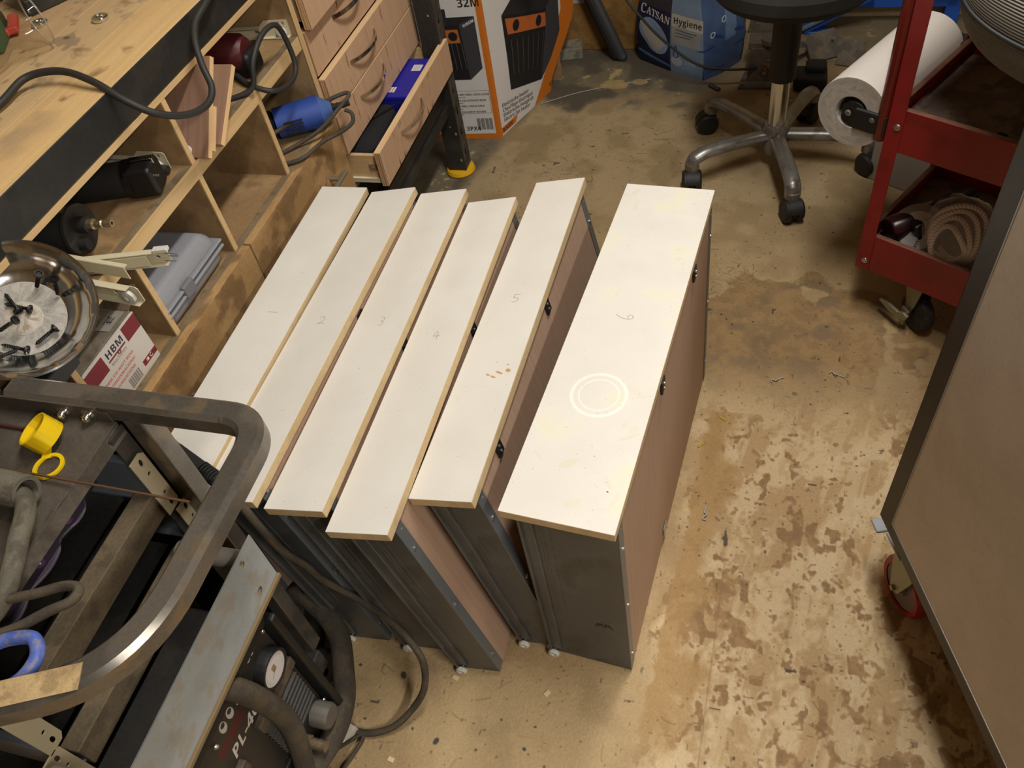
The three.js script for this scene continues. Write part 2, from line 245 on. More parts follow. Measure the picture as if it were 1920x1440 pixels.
// ---------------------------------------------------------------- six drawers lying front up on the floor
const DL = 0.8336, DD = 0.5451;
function drawerTop(W, n, extra) {
  const pw = 2048, ph = Math.round(2048 * W / DL / 4) * 4;
  return ctex(pw, ph, (g) => {
    const im = g.createImageData(pw, ph), d = im.data;
    for (let y = 0; y < ph; y++) for (let x = 0; x < pw; x++) { const k = fbm(x / 160 + n * 9, y / 160, 3), f = vn(x / 3 + n, y / 3), o = (y * pw + x) * 4, e = (k - 0.5) * 10 + (f - 0.5) * 4; d[o] = 225 + e; d[o + 1] = 221 + e; d[o + 2] = 212 + e * 1.3 - (extra && k > 0.56 ? (k - 0.56) * 60 : 0); d[o + 3] = 255; }
    g.putImageData(im, 0, 0);
    for (let i = 0; i < (extra ? 90 : 34); i++) { g.fillStyle = `rgba(${extra ? 110 : 140},96,74,${rr(0.2, 0.6)})`; g.beginPath(); g.ellipse(rr(0, pw), rr(0, ph), rr(1, 3), rr(1, 2.4), rr(0, 3), 0, 7); g.fill(); }
    if (extra) { for (let i = 0; i < 26; i++) { const x = rr(0, pw), y = rnd() < 0.5 ? rr(0, ph) : rr(0, ph * 0.2); g.fillStyle = `rgba(214,196,140,${rr(0.08, 0.22)})`; g.beginPath(); g.ellipse(x, y, rr(8, 50), rr(5, 18), rr(0, 3), 0, 7); g.fill(); }
      g.strokeStyle = 'rgba(250,248,240,0.5)'; g.lineWidth = 14; g.beginPath(); g.ellipse(pw * 0.695, ph * 0.5, 112, 112, 0, 0, 7); g.stroke(); g.lineWidth = 6; g.beginPath(); g.ellipse(pw * 0.695, ph * 0.5, 82, 82, 0, 0, 7); g.stroke();
      g.fillStyle = 'rgba(120,60,50,0.8)'; g.beginPath(); g.ellipse(pw * 0.915, ph * 0.16, 5, 3, 2, 0, 7); g.fill(); }
    if (n === 5) for (const [u, v, a, b] of [[0.684, 0.52, 11, 5], [0.69, 0.62, 16, 5], [0.678, 0.7, 20, 6], [0.672, 0.84, 13, 10], [0.655, 0.8, 6, 4], [0.648, 0.6, 4, 3]]) { g.fillStyle = 'rgba(190,140,80,0.75)'; g.beginPath(); g.ellipse(u * pw, (1 - v) * ph, b, a, 0.4, 0, 7); g.fill(); }
    // pencilled number, written across the front
    g.strokeStyle = 'rgba(96,92,90,0.7)'; g.lineWidth = 2.4; g.lineCap = 'round'; g.save(); g.translate(pw * (0.47 + [0, 0.02, 0.03, 0.02, 0.02, -0.02, 0.0][n]), ph * 0.5); g.rotate(n === 1 ? 0 : n === 6 ? Math.PI : -Math.PI / 2); const s = 30; g.beginPath();
    if (n === 1) { g.moveTo(0, -s); g.lineTo(1, s * 0.6); } if (n === 2) { g.moveTo(-16, -14); g.bezierCurveTo(-6, -36, 20, -20, 4, 4); g.lineTo(-16, 24); g.quadraticCurveTo(0, 14, 18, 24); } if (n === 3) { g.moveTo(-12, -26); g.bezierCurveTo(20, -34, 14, -4, -4, -2); g.bezierCurveTo(24, 4, 8, 34, -14, 22); } if (n === 4) { g.moveTo(-2, -30); g.lineTo(-16, 6); g.lineTo(18, 4); g.moveTo(6, -16); g.lineTo(4, 26); } if (n === 5) { g.moveTo(18, -30); g.lineTo(-8, -28); g.lineTo(-12, -4); g.bezierCurveTo(24, -14, 22, 30, -14, 22); } if (n === 6) { g.moveTo(8, -44); g.bezierCurveTo(-14, -20, -22, 30, 2, 34); g.bezierCurveTo(24, 30, 18, 0, -10, 14); }
    g.stroke(); g.restore();
  });
}
const panelMat = std({ map: woodTex([176, 146, 124], [158, 128, 106], 0.5, { per: 70, warp: 0.15, lv: 0.3 }), roughness: 0.6 });
const DRAWERS = [
  [1, 0.1122, -0.8869, -0.9839, 0.0141, -0.0056, 0.051, -0.035, 'long narrow white drawer front nearest the workbench, outermost of the six standing drawers'],
  [2, 0.1122, -0.6846, -0.9828, 0.0002, -0.1671, 0.0548, -0.0392, 'second narrow white topped drawer counted from the workbench, leaning left'],
  [3, 0.1122, -0.5663, -0.9858, 0.0044, -0.163, 0.0511, -0.0314, 'third narrow white topped drawer from the workbench, between two like it'],
  [4, 0.1122, -0.4386, -0.963, 0.0051, -0.1795, 0.0504, -0.0361, 'fourth narrow white topped drawer, its near end sticking out furthest, pink bottom board bare'],
  [5, 0.1122, -0.3147, -1.0382, -0.0221, -0.1806, 0.0490, -0.0375, 'narrow white topped drawer with brown glue marks and black clips, beside the wide one'],
  [6, 0.1831, -0.193, -1.0266, -0.0833, -0.0126, 0.0897, -0.0735, 'wide white topped drawer with a faint ring mark, rightmost of the standing drawers'],
];
for (const [n, W, x, z, yaw, lean, wf, off, label] of DRAWERS) {
  const lo = Math.sin(lean) < 0 ? -Math.sin(lean) * off : -Math.sin(lean) * wf;
  const t = thing('drawer', label, 'drawer', [x, -Math.min(lo, 0), z], 0, 'drawers standing on end beside the bench'); t.rotation.set(0, yaw, -lean, 'YXZ');
  const h = DD - 0.018, ins = 0.02, zs = DL / 2 - ins, sw = wf - off, sx = (wf + off) / 2;
  const fr = obj('front_board', bx(W, 0.0172, DL, 0, DD - 0.0094, 0, 0.0012), M.mdfEdge, t); fr.userData.label = 'white laminated front board with bare tan edges';
  const top = new THREE.BoxGeometry(W - 0.0006, 0.0008, DL - 0.0006); top.translate(0, DD - 0.0004, 0);
  { const p = top.attributes.position, uv = top.attributes.uv; for (let i = 0; i < p.count; i++) uv.setXY(i, (p.getZ(i) + DL / 2) / DL, (p.getX(i) + W / 2) / W); }
  obj('white_laminate', top, std({ map: drawerTop(W, n, n === 6), roughness: 0.5 }), fr);
  obj('bottom_board', bx(0.010, h - 0.002, 2 * zs - 0.03, wf - 0.006, h / 2, 0, 0, 'y'), panelMat, t);
  obj('back_board', bx(sw - 0.012, 0.015, 2 * zs - 0.03, sx - 0.006, 0.0085, 0), M.pink, t);
  for (const s of [1, -1]) {
    const sd = obj('metal_side', [bx(sw - 0.001, h - 0.002, 0.011, sx, h / 2, s * (zs - 0.0075), 0.0015, 'y'), bx(0.021, h - 0.03, 0.007, off + 0.014, h / 2 + 0.01, s * (zs - 0.0005), 0.002, 'y'), bx(0.005, h - 0.03, 0.014, off + 0.004, h / 2 + 0.01, s * (zs + 0.002), 0.0015, 'y'),
      ...[0.030, 0.036, 0.048].filter((q) => q < sw - 0.02).map((q) => bx(0.0022, h * 0.62, 0.0016, off + q + 0.004, h * 0.62, s * (zs - 0.0019), 0.0007, 'y'))], M.steel, t);
    sd.userData.label = 'grey steel drawer side with a runner channel';
    obj('side_flange', poly([[-0.011, 0], [0.011, 0], [0.011, h - 0.012], [-0.011, h - 0.012]], 0.0016, 0, [hole(0, 0.05, 0.0025), hole(0, h * 0.52, 0.0025), hole(-0.004, h * 0.6, 0.002), hole(0.004, h * 0.95, 0.003)]).rotateY(Math.PI / 2).translate(wf - 0.0008, 0.006, s * (zs - 0.0125)), M.zinc2 ||= std({ color: 0x75797c, roughness: 0.4, metalness: 0.4 }), t);
    for (const q of [0.12, 0.5, 0.86]) obj('screw', [cyl(0.0042, 0.0036, 0.0022, [wf + 0.0008, h * q, s * (zs - 0.0125)], [1, 0, 0], 12), bx(0.0004, 0.005, 0.0012, wf + 0.0031, h * q, s * (zs - 0.0125))], M.zinc, t);
    const wh = obj('roller', lathe([[0.003, 0], [0.0095, 0], [0.0115, 0.002], [0.0115, 0.007], [0.0095, 0.009], [0.005, 0.009], [0.005, 0.0075], [0.0, 0.0075]], [off + 0.008, 0.012, s * (zs + 0.004)], [0, 0, s], 20), M.nylon, t);
    obj('roller_pin', cyl(0.003, 0.003, 0.008, [off + 0.008, 0.012, s * (zs - 0.004)], [0, 0, s], 10), M.zinc, t);
    obj('front_lock', [bx(0.016, 0.007, 0.003, sx + 0.004, h - 0.0065, s * (zs + 0.0015), 0.001), cyl(0.0035, 0.0035, 0.002, [sx + 0.002, h - 0.0065, s * (zs + 0.003)], [0, 0, s], 10)], M.brass ||= std({ color: 0xa08a58, roughness: 0.35, metalness: 0.8 }), t);
  }
  const clips = n === 5 ? [0.285, -0.055] : n === 6 ? [0.09, -0.2] : n === 4 ? [-0.05] : n === 3 ? [0.03] : n === 2 ? [-0.04] : [];
  for (const c of clips) {
    const k = obj('bottom_clip', bx(0.004, 0.03, 0.022, wf + 0.002, h - 0.018, c, 0.001), M.black, t);
    obj('clip_screw', [cyl(0.0028, 0.0024, 0.002, [wf + 0.004, h - 0.012, c], [1, 0, 0], 10), cyl(0.0028, 0.0024, 0.002, [wf + 0.004, h - 0.024, c], [1, 0, 0], 10)], M.zinc, k);
  }
  if (n === 6) { obj('bottom_clip', bx(0.003, 0.03, 0.024, wf + 0.0015, 0.04, 0.09, 0.001), M.zinc, t);
    obj('ink_scrawl', [0, 1, 2, 3, 4, 5].map((k) => place(bx(0.008 + 0.004 * (k % 3), 0.003, 0.0004, 0, 0, 0), { pos: [sx + 0.024 + 0.005 * k, h * 0.33 + 0.004 * ((k * 5) % 3) - 0.004, zs - 0.0018], rot: [0, 0, 0.4 - k * 0.3] })), M.black, t); }
}
// ---------------------------------------------------------------- workbench
const BX = -1.03, BZ0 = -2.30, BZ1 = 0.30, BD = -1.74;
const benchTopTex = ctex(2048, 512, (g, W, Hh) => {   // u: z from BZ0 to BZ1, v: x from BD to BX
  const im = g.createImageData(W, Hh), d = im.data;
  for (let j = 0; j < Hh; j++) for (let i = 0; i < W; i++) {
    const z = BZ0 + i / W * (BZ1 - BZ0), x = BD + j / Hh * (BX - BD), s = Math.floor((x - BD) / 0.118);
    const w = fbm(z * 2 + s * 7, x * 8, 3), gr = fbm(z * 3 + s * 3.3, (x + w * 0.03) * 90, 3), st = fbm(z * 7 + 3, x * 9 + 8, 4), fine = hsh(i, j);
    let c = mix3([218, 186, 134], [192, 154, 104], clamp((gr - 0.3) * 1.3)); c = mix3(c, [[222, 192, 140], [204, 168, 116], [212, 176, 124], [198, 162, 114], [216, 184, 132], [214, 176, 118]][s % 6], 0.35);
    const dirt = ss(0.52, 0.68, st) * ss(-1.04, -1.14, x + (w - 0.5) * 0.05); c = mix3(c, [158, 134, 108], Math.max(dirt * 0.6, ss(-1.1, -1.2, x) * 0.35)); c = mix3(c, [112, 98, 82], ss(0.60, 0.75, fbm(z * 34 + 30, x * 42, 3)) * ss(-1.12, -1.2, x) * 0.5);
    const e = (fine - 0.5) * 10, o = (j * W + i) * 4; d[o] = c[0] + e; d[o + 1] = c[1] + e; d[o + 2] = c[2] + e; d[o + 3] = 255;
  }
  g.putImageData(im, 0, 0);
  const P = (x, z) => [(z - BZ0) / (BZ1 - BZ0) * W, (x - BD) / (BX - BD) * Hh];
  for (const [x, z, a, b, al] of [[-1.09, -1.09, 22, 12, 0.35], [-1.10, -1.0, 16, 7, 0.35], [-1.08, -1.17, 14, 8, 0.3], [-1.18, -1.16, 26, 7, 0.4], [-1.24, -1.21, 8, 5, 0.8], [-1.3, -1.16, 8, 5, 0.5], [-1.17, -1.4, 9, 4, 0.5], [-1.2, -1.35, 30, 8, 0.3]]) { const [u, v] = P(x, z); g.fillStyle = `rgba(90,66,44,${al})`; for (let k = 0; k < 5; k++) { g.globalAlpha = 0.4; g.beginPath(); g.ellipse(u + rr(-a, a) * 0.5, v + rr(-b, b) * 0.5, a * rr(0.3, 0.8), b * rr(0.3, 0.8), rr(0, 3), 0, 7); g.fill(); } g.globalAlpha = 1; }
});
{
  const t = thing('workbench', 'long wooden workbench with a black steel front beam and open shelf compartments', 'workbench');
  const topMat = std({ map: benchTopTex, roughness: 0.6 });
  const top = obj('bench_top', bx(0.66, 0.02, BZ1 - BZ0, -1.4, 0.975, (BZ0 + BZ1) / 2), M.pine, t);
  for (let s = 0; s < 6; s++) {
    const x0 = BD + s * 0.1183, g = new RoundedBoxGeometry(0.1178, 0.02, BZ1 - BZ0, 1, 0.0012); g.translate(x0 + 0.059, 0.988 + (s % 2) * 0.0004, (BZ0 + BZ1) / 2);
    const p = g.attributes.position, uv = new Float32Array(p.count * 2); for (let i = 0; i < p.count; i++) { uv[i * 2] = (p.getZ(i) - BZ0) / (BZ1 - BZ0); uv[i * 2 + 1] = 1 - (p.getX(i) - BD) / (BX - BD); } g.setAttribute('uv', new THREE.BufferAttribute(uv, 2));
    obj('stave', g, topMat, top);
  }
  obj('front_beam', [bx(0.006, 0.066, BZ1 - BZ0, BX - 0.002, 0.965, (BZ0 + BZ1) / 2, 0.0015)], M.beam, t).userData.label = 'black steel front beam';
  const zE = -1.63;
  obj('beam_lip', bx(0.05, 0.012, BZ1 - BZ0, BX - 0.026, 0.923, (BZ0 + BZ1) / 2, 0.001), M.lath, t);
  obj('top_board', bx(0.62, 0.016, BZ1 - zE, -1.4, 0.93, (zE + BZ1) / 2), M.mdf, t);
  obj('middle_shelf', bx(0.66, 0.029, BZ1 - zE, -1.38, 0.77, (zE + BZ1) / 2), M.mdf, t);
  obj('shelf_edge', bx(0.019, 0.0305, BZ1 - zE, BX - 0.0105, 0.77, (zE + BZ1) / 2, 0.001), M.batten, t); obj('shelf_facing', bx(0.0015, 0.030, BZ1 - zE, BX - 0.0006, 0.77, (zE + BZ1) / 2), M.lath, t);
  obj('base_shelf', bx(0.69, 0.018, BZ1 - zE, -1.380, 0.563, (zE + BZ1) / 2), M.mdf, t);
  obj('base_edge', bx(0.018, 0.018, BZ1 - zE, BX - 0.004, 0.5635, (zE + BZ1) / 2, 0.001), M.batten, t);
  obj('back_board', bx(0.012, 0.88, BZ1 - zE, -1.735, 0.49, (zE + BZ1) / 2), M.mdf, t);
  obj('end_board', bx(0.68, 0.9, 0.018, -1.39, 0.47, BZ1 - 0.01), M.mdf, t);
  obj('plinth', bx(0.018, 0.09, BZ1 - zE, BX - 0.03, 0.045, (zE + BZ1) / 2), M.mdf, t);
  for (const [z, y0, y1] of [[-1.137, 0.785, 0.917], [-1.137, 0.572, 0.755], [-1.406, 0.572, 0.755], [-0.889, 0.572, 0.755], [-0.663, 0.572, 0.755], [-0.40, 0.572, 0.755], [-0.52, 0.785, 0.917], [-0.12, 0.785, 0.917], [-0.12, 0.572, 0.755]]) {
    const dv = obj('divider', bx(0.69, y1 - y0, 0.0125, BX - 0.003 - 0.345, (y0 + y1) / 2, z), M.mdf, t);
    obj('front_edge', bx(0.003, y1 - y0, 0.0125, BX - 0.0015, (y0 + y1) / 2, z), M.lath, dv);
  }
  for (const [z0, z1, hz] of [[-1.632, -1.157, [-1.525, -1.338]], [-1.152, -0.62, [-0.972, -0.82]], [-0.616, 0.28, [-0.2, -0.05]]]) {
    const fr = obj('base_drawer_front', bx(0.018, 0.45, z1 - z0, BX + 0.0135, 0.3475, (z0 + z1) / 2, 0.001), M.toe, t);
    obj('bar_handle', [cyl(0.0055, 0.0055, 0.034, [BX + 0.02, 0.475, hz[0]], [1, 0, 0], 12), cyl(0.0055, 0.0055, 0.034, [BX + 0.02, 0.475, hz[1]], [1, 0, 0], 12), cyl(0.006, 0.006, hz[1] - hz[0] + 0.06, [BX + 0.054, 0.475, hz[0] - 0.03], [0, 0, 1], 14)], M.handle ||= std({ color: 0xa8a294, roughness: 0.35, metalness: 0.75 }), fr);
  }
}
// ---------------------------------------------------------------- drawer cabinet beside it
{
  const t = thing('drawer_cabinet', 'plywood cabinet of five drawers with chrome bow handles, its lowest drawer pulled open', 'cabinet');
  obj('side_panel', bx(0.69, 0.55, 0.018, BX - 0.345, 0.63, -1.641, 0, 'y'), M.mdf, t); obj('side_panel', bx(0.69, 0.55, 0.018, BX - 0.345, 0.63, -2.27, 0, 'y'), M.mdf, t);
  for (const z of [-1.641, -2.27]) obj('front_edge', bx(0.003, 0.55, 0.018, BX + 0.0005, 0.63, z, 0, 'y'), M.lath, t);
  obj('bottom_panel', bx(0.69, 0.018, 0.61, BX - 0.35, 0.345, -1.955), M.mdf, t); obj('back_panel', bx(0.01, 0.55, 0.61, -1.735, 0.63, -1.955), M.mdf, t);
  const handle = (par, y, z0, z1, x) => {
    const pts = []; for (let k = 0; k <= 10; k++) { const q = k / 10; pts.push([x + 0.028 * Math.pow(Math.sin(Math.PI * q), 0.7), y, z0 + (z1 - z0) * q]); }
    obj('bow_handle', sweep(pts, [[-0.0018, -0.005], [0.0018, -0.005], [0.0018, 0.005], [-0.0018, 0.005]], [0, 1, 0], 0.006, 3), M.chrome, par);
  };
  const Z0 = -1.655, Z1 = -2.252;
  [[0.787, 0.896, -1.003], [0.672, 0.78, -1.026], [0.571, 0.664, -1.013], [0.456, 0.566, -1.013], [0.361, 0.462, -0.925]].forEach(([y0, y1, x], i) => {
    const d = obj('drawer', [bx(0.0174, y1 - y0, Z0 - Z1, x - 0.0092, (y0 + y1) / 2, (Z0 + Z1) / 2, 0.0012, 'y')], M.ply, t);
    obj('ply_edge', [uvm(bx(0.0172, y1 - y0 - 0.002, 0.0012, x - 0.0092, (y0 + y1) / 2, Z0 + 0.0002), 'y')], M.plyEdge, d); obj('top_edge', bx(0.0172, 0.0012, Z0 - Z1 - 0.002, x - 0.0092, y1 + 0.0001, (Z0 + Z1) / 2), M.pine, d);
    handle(d, y1 - 0.034, -1.80, -1.975, x - 0.001);
    const bx0 = x - 0.018, L = i === 4 ? 0.5 : 0.42;
    for (const z of [Z0 - 0.02, Z1 + 0.02]) { const s = obj('box_side', bx(L, y1 - y0 - 0.03, 0.012, bx0 - L / 2, (y0 + y1) / 2 - 0.002, z, 0.001), M.lath, d); if (i === 4) s.userData.label = 'pale wooden drawer box side'; }
    obj('box_bottom', bx(L, 0.006, Z0 - Z1 - 0.05, bx0 - L / 2, y0 + 0.018, (Z0 + Z1) / 2), M.mdf, d);
    if (i === 4) { obj('runner', [bx(L, 0.012, 0.008, bx0 - L / 2, y0 + 0.010, Z0 - 0.012, 0.001), bx(L, 0.003, 0.018, bx0 - L / 2, y0 + 0.0165, Z0 - 0.016)], M.cream, d); obj('bracket', [bx(0.02, 0.02, 0.004, bx0 - 0.02, y0 + 0.05, Z0 - 0.012, 0.002), cyl(0.003, 0.003, 0.003, [bx0 - 0.02, y0 + 0.05, Z0 - 0.011], [0, 0, 1], 8)], M.zinc, d); }
  });
}
{
  const t = thing('tin_box', 'blue box with white printed stickers lying in the open drawer', 'box', [-0.995, 0.385, -2.05], 0.02);
  obj('shell', bx(0.085, 0.062, 0.21, 0, 0.031, 0, 0.004), std({ color: 0x1d1d86, roughness: 0.45 }), t);
  obj('lid', bx(0.087, 0.012, 0.212, 0, 0.06, 0, 0.003), std({ color: 0x22229a, roughness: 0.4 }), t);
  const st = (w, d, draw) => { const g = new THREE.BoxGeometry(w, 0.0006, d); return [g, std({ map: ctex(128, 128, draw), roughness: 0.6 })]; };
  const [g1, m1] = st(0.028, 0.034, (g, W) => { g.fillStyle = '#dcdcd8'; g.fillRect(0, 0, W, W); g.fillStyle = '#777'; for (let i = 0; i < 5; i++) g.fillRect(20, 24 + i * 18, 88, 5); }); g1.translate(0.022, 0.0665, -0.05); obj('sticker', g1, m1, t);
  const [g2, m2] = st(0.024, 0.028, (g, W) => { g.fillStyle = '#dad8d4'; g.fillRect(0, 0, W, W); g.fillStyle = '#333'; for (let i = 0; i < 40; i++) g.fillRect((i * 37) % 52 + 6, (i * 53) % 110 + 6, 8, 6); g.fillStyle = '#b2483a'; g.fillRect(84, 0, 12, W); }); g2.translate(-0.018, 0.0665, 0.07); obj('sticker', g2, m2, t);
}
{
  const t = thing('pouch', 'black folded cloth pouch lying in the near half of the open drawer', 'pouch', [-1.03, 0.384, -1.815], 0.08);
  const g = new THREE.SphereGeometry(1, 28, 18), p = g.attributes.position;
  for (let i = 0; i < p.count; i++) { const x = p.getX(i), y = p.getY(i), z = p.getZ(i), s = (q) => Math.sign(q) * Math.pow(Math.abs(q), 0.45); p.setXYZ(i, s(x) * 0.062, 0.03 + s(y) * 0.028 + 0.006 * Math.sin(z * 7 + x * 4) * (y > 0 ? 1 : 0), s(z) * 0.115); }
  g.computeVertexNormals(); obj('cloth', g, std({ color: 0x151719, roughness: 0.9 }), t); obj('zip', tube([[0.055, 0.058, -0.1], [0.0, 0.066, 0], [-0.04, 0.062, 0.1]], 0.0022, 24, 6), M.black, t);
}
tag(obj('bin_liner', (() => { const g = bx(0.1, 0.03, 0.05, -1.01, 0.40, -2.195, 0.008); return g; })(), std({ color: 0x16402c, roughness: 0.6 })), 'dark green case at the far end of the open drawer behind the blue box', 'case');
{
  const t = thing('storage_rack', 'black slotted steel rack post with a yellow foot in front of the white carton', 'rack');
  const holes = []; for (let y = 0.06; y < 1.75; y += 0.075) holes.push((() => { const s = new THREE.Path(); s.moveTo(0.017, y); s.lineTo(0.033, y + 0.004); s.lineTo(0.028, y + 0.034); s.lineTo(0.022, y + 0.034); s.closePath(); return s; })());
  const px = -0.935, pz = -2.215;
  obj('post_face', [bx(0.06, 1.8, 0.003, px - 0.03, 0.9, pz, 0.001, 'y')], M.blackSteel, t);
  obj('post_face', uvm(poly([[0, 0], [0.055, 0], [0.055, 1.8], [0, 1.8]], 0.003, 0, holes).rotateY(Math.PI / 2).translate(px - 0.003, 0, pz), 'y'), std({ map: grimeTex([66, 60, 50], [52, 48, 41], [92, 82, 66], 0.2), roughness: 0.75 }), t);
  obj('post_face', bx(0.003, 1.8, 0.05, px - 0.0585, 0.9, pz - 0.026, 0, 'y'), M.blackSteel, t); obj('post_core', bx(0.05, 1.8, 0.004, px - 0.03, 0.9, pz - 0.053, 0, 'y'), M.beam, t);
  obj('foot', lathe([[0, 0], [0.046, 0], [0.05, 0.006], [0.046, 0.017], [0.036, 0.02], [0, 0.02]], [px - 0.03, 0, pz - 0.026], [0, 1, 0], 30), std({ color: 0xd9a714, roughness: 0.5 }), t).userData.label = 'yellow plastic foot';
  obj('beam', [bx(0.035, 0.075, 0.86, -0.978, 0.272, -1.785, 0.002), bx(0.012, 0.03, 0.86, -0.957, 0.247, -1.785, 0.002)], M.beam, t);
  obj('cross_beam', bx(0.7, 0.06, 0.03, -1.34, 0.27, -2.23, 0.002), M.beam, t); obj('cross_beam', bx(0.7, 0.03, 0.04, -1.34, 0.322, -1.95, 0.002), M.beam, t);
  for (const [y, z, w, h] of [[0.62, 0.0022, 0.006, 0.010], [0.70, 0.0022, 0.004, 0.013], [0.55, 0.0022, 0.005, 0.006], [0.16, 0.0022, 0.006, 0.009], [0.185, 0.0022, 0.004, 0.004], [0.06, 0.0022, 0.006, 0.009]]) obj('paint_fleck', bx(w, h, 0.0006, px - 0.03 + (y * 37 % 0.02), y, pz + z - 0.0003), std({ color: 0x8d8d86 }), t);
}
// ---------------------------------------------------------------- things in the bench compartments
function slide(name, label, L, pos, rot, o = {}) {   // drawer runner: along +x from the origin, web in the xy plane
  const t = thing(name, label, 'drawer runner', pos, 0, o.group); t.rotation.set(...rot, 'YXZ');
  const h = o.h || 0.03, end = o.end ? [[L - 0.075, h], [L - 0.06, h + 0.012], [L - 0.004, h + 0.012], [L, h + 0.008]] : [[L, h]];
  obj('rail', [uvm(poly([[0, 0], [L - 0.004, 0], [L, 0.004], ...(o.end ? end.slice().reverse() : [[L, h - 0.004], [L - 0.004, h]]), [0, h]], 0.0014, 0, (o.holes || [[L - 0.02, h * 0.45, 0.004, 0.003], [L - 0.055, h * 0.4, 0.0035, 0.0035]]).map((q) => hole(...q)))), bx(L - 0.01, 0.0014, 0.011, L / 2, 0.0007, 0.0065), bx(L - (o.end ? 0.08 : 0.02), 0.0014, 0.011, L / 2 - (o.end ? 0.03 : 0.005), h - 0.0007, 0.0065)], M.cream2 ||= std({ color: 0xcfc6a8, roughness: 0.4 }), t);
  if (o.second) obj('inner_rail', [bx(L * 0.9, h * 0.72, 0.0014, L * 0.45, h * 0.5 + (o.dy || 0), o.second), bx(L * 0.9, 0.0014, 0.008, L * 0.45, h * 0.86 + (o.dy || 0), o.second - 0.004)], M.cream2, t);
  if (o.roller) obj('roller', lathe([[0.004, 0], [0.009, 0], [0.0125, 0.002], [0.0125, 0.008], [0.009, 0.0095], [0.005, 0.0095], [0.005, 0.006], [0, 0.006]], [L - 0.022, h * 0.42, 0.002], [0, 0, 1], 24), M.nylon, t);
  if (o.clip) { obj('plastic_stop', bx(0.026, 0.007, 0.012, L - 0.006, h + 0.002, 0.006, 0.0015), M.nylon, t); obj('wire', [tube([[L, h * 0.9, 0.01], [L + 0.02, h * 0.75, 0.011]], 0.0005, 4, 5), tube([[L, h * 0.5, 0.004], [L + 0.016, h * 0.42, 0.004]], 0.0005, 4, 5), tube([[L - 0.01, h * 0.2, 0.004], [L + 0.008, h * 0.06, 0.004]], 0.0005, 4, 5)], M.black, t); }
  return t;
}
slide('drawer_runner', 'cream metal drawer runner with a white plastic stop, jutting out above the grey case', 0.33, [-1.232, 0.787, -0.785], [0, 0.215, 0.02], { clip: true, second: 0.012, h: 0.028 });
slide('drawer_runner', 'cream metal drawer runner with a white roller, above the red and white carton', 0.26, [-1.165, 0.787, -0.792], [0, -0.12, 0.01], { roller: true, second: -0.016, dy: 0.026, h: 0.032 });
slide('drawer_runner', 'cream drawer runner with a white roller lying against the shelf divider', 0.27, [-1.335, 0.786, -1.125], [0, -0.04, 0], { roller: true, end: true, h: 0.026, holes: [[0.255, 0.03, 0.003, 0.0045], [0.243, 0.03, 0.003, 0.0045], [0.225, 0.013, 0.006, 0.0035], [0.205, 0.013, 0.006, 0.0035], [0.185, 0.013, 0.005, 0.0035]] });
slide('drawer_runner', 'cream drawer runner with a white roller behind the looped black cord', 0.27, [-1.312, 0.786, -1.612], [0, 0.08, 0], { roller: true, end: true, h: 0.026, holes: [[0.255, 0.03, 0.003, 0.0045], [0.243, 0.03, 0.003, 0.0045], [0.205, 0.013, 0.006, 0.0035], [0.185, 0.013, 0.006, 0.0035]] });
tag(obj('runner_roller', lathe([[0.004, 0], [0.009, 0], [0.0125, 0.002], [0.0125, 0.008], [0.009, 0.0095], [0, 0.0095]], [-1.052, 0.798, -1.153], [0, 0, -1], 24), M.nylon), 'loose white plastic roller behind the upright shelf divider', 'roller');
const OFF = [
  ['tall pink edged plywood offcut, leftmost of the four standing on the shelf', -1.034, -1.170, 0.166, 0.12, -0.72, 0.0],
  ['tallest plywood offcut, second of the four from the left, standing furthest forward', -1.003, -1.153, 0.187, 0.12, -0.74, 0.0],
  ['short plywood offcut standing between the taller ones', -1.008, -1.176, 0.085, 0.08, -0.76, 0.0],
  ['slanting plywood offcut with one knot, rightmost of the four on the shelf', -0.998, -1.196, 0.160, 0.11, -0.93, 0.0],
];
for (const [label, x, z, h, w, tilt, yaw] of OFF) {
  const t = thing('plywood_offcut', label, 'offcut', [x, 0.786, z], 0, 'plywood offcuts standing on the shelf'); t.rotation.set(tilt, yaw, 0, 'YXZ');
  obj('board', bx(w, h, 0.011, -w / 2, h / 2, 0, 0.0006, 'y'), M.plyPink ||= std({ map: woodTex([150, 116, 94], [126, 94, 74], 0.6), roughness: 0.75 }), t); obj('cut_edge', bx(0.0012, h - 0.001, 0.0108, 0.0002, h / 2, 0, 0, 'y'), M.cutEdge ||= std({ map: woodTex([226, 186, 138], [204, 160, 110], 0.5), roughness: 0.8 }), t);
}
{
  const t = thing('power_tool', 'dark red power tool body lying deep on the upper shelf', 'power tool', [-1.17, 0.786, -1.44]);
  const red = std({ color: 0x4a1014, roughness: 0.5 });
  obj('motor_housing', [lathe([[0, 0], [0.03, 0.002], [0.038, 0.015], [0.04, 0.07], [0.034, 0.1], [0, 0.104]], [0.11, 0.046, -0.03], [-1, 0.05, 0.1], 26)], red, t); obj('handle', lathe([[0, 0], [0.022, 0.004], [0.025, 0.05], [0.024, 0.13], [0, 0.135]], [0.03, 0.045, -0.02], [-1, 0.25, 0.5], 20), red, t);
  obj('gear_head', bx(0.05, 0.05, 0.06, 0.1, 0.028, -0.03, 0.012), M.black, t); for (let i = 0; i < 4; i++) obj('vent_slot', bx(0.03, 0.003, 0.002, 0.05, 0.04 + i * 0.009, 0.0085, 0.0008), M.black, t);
}
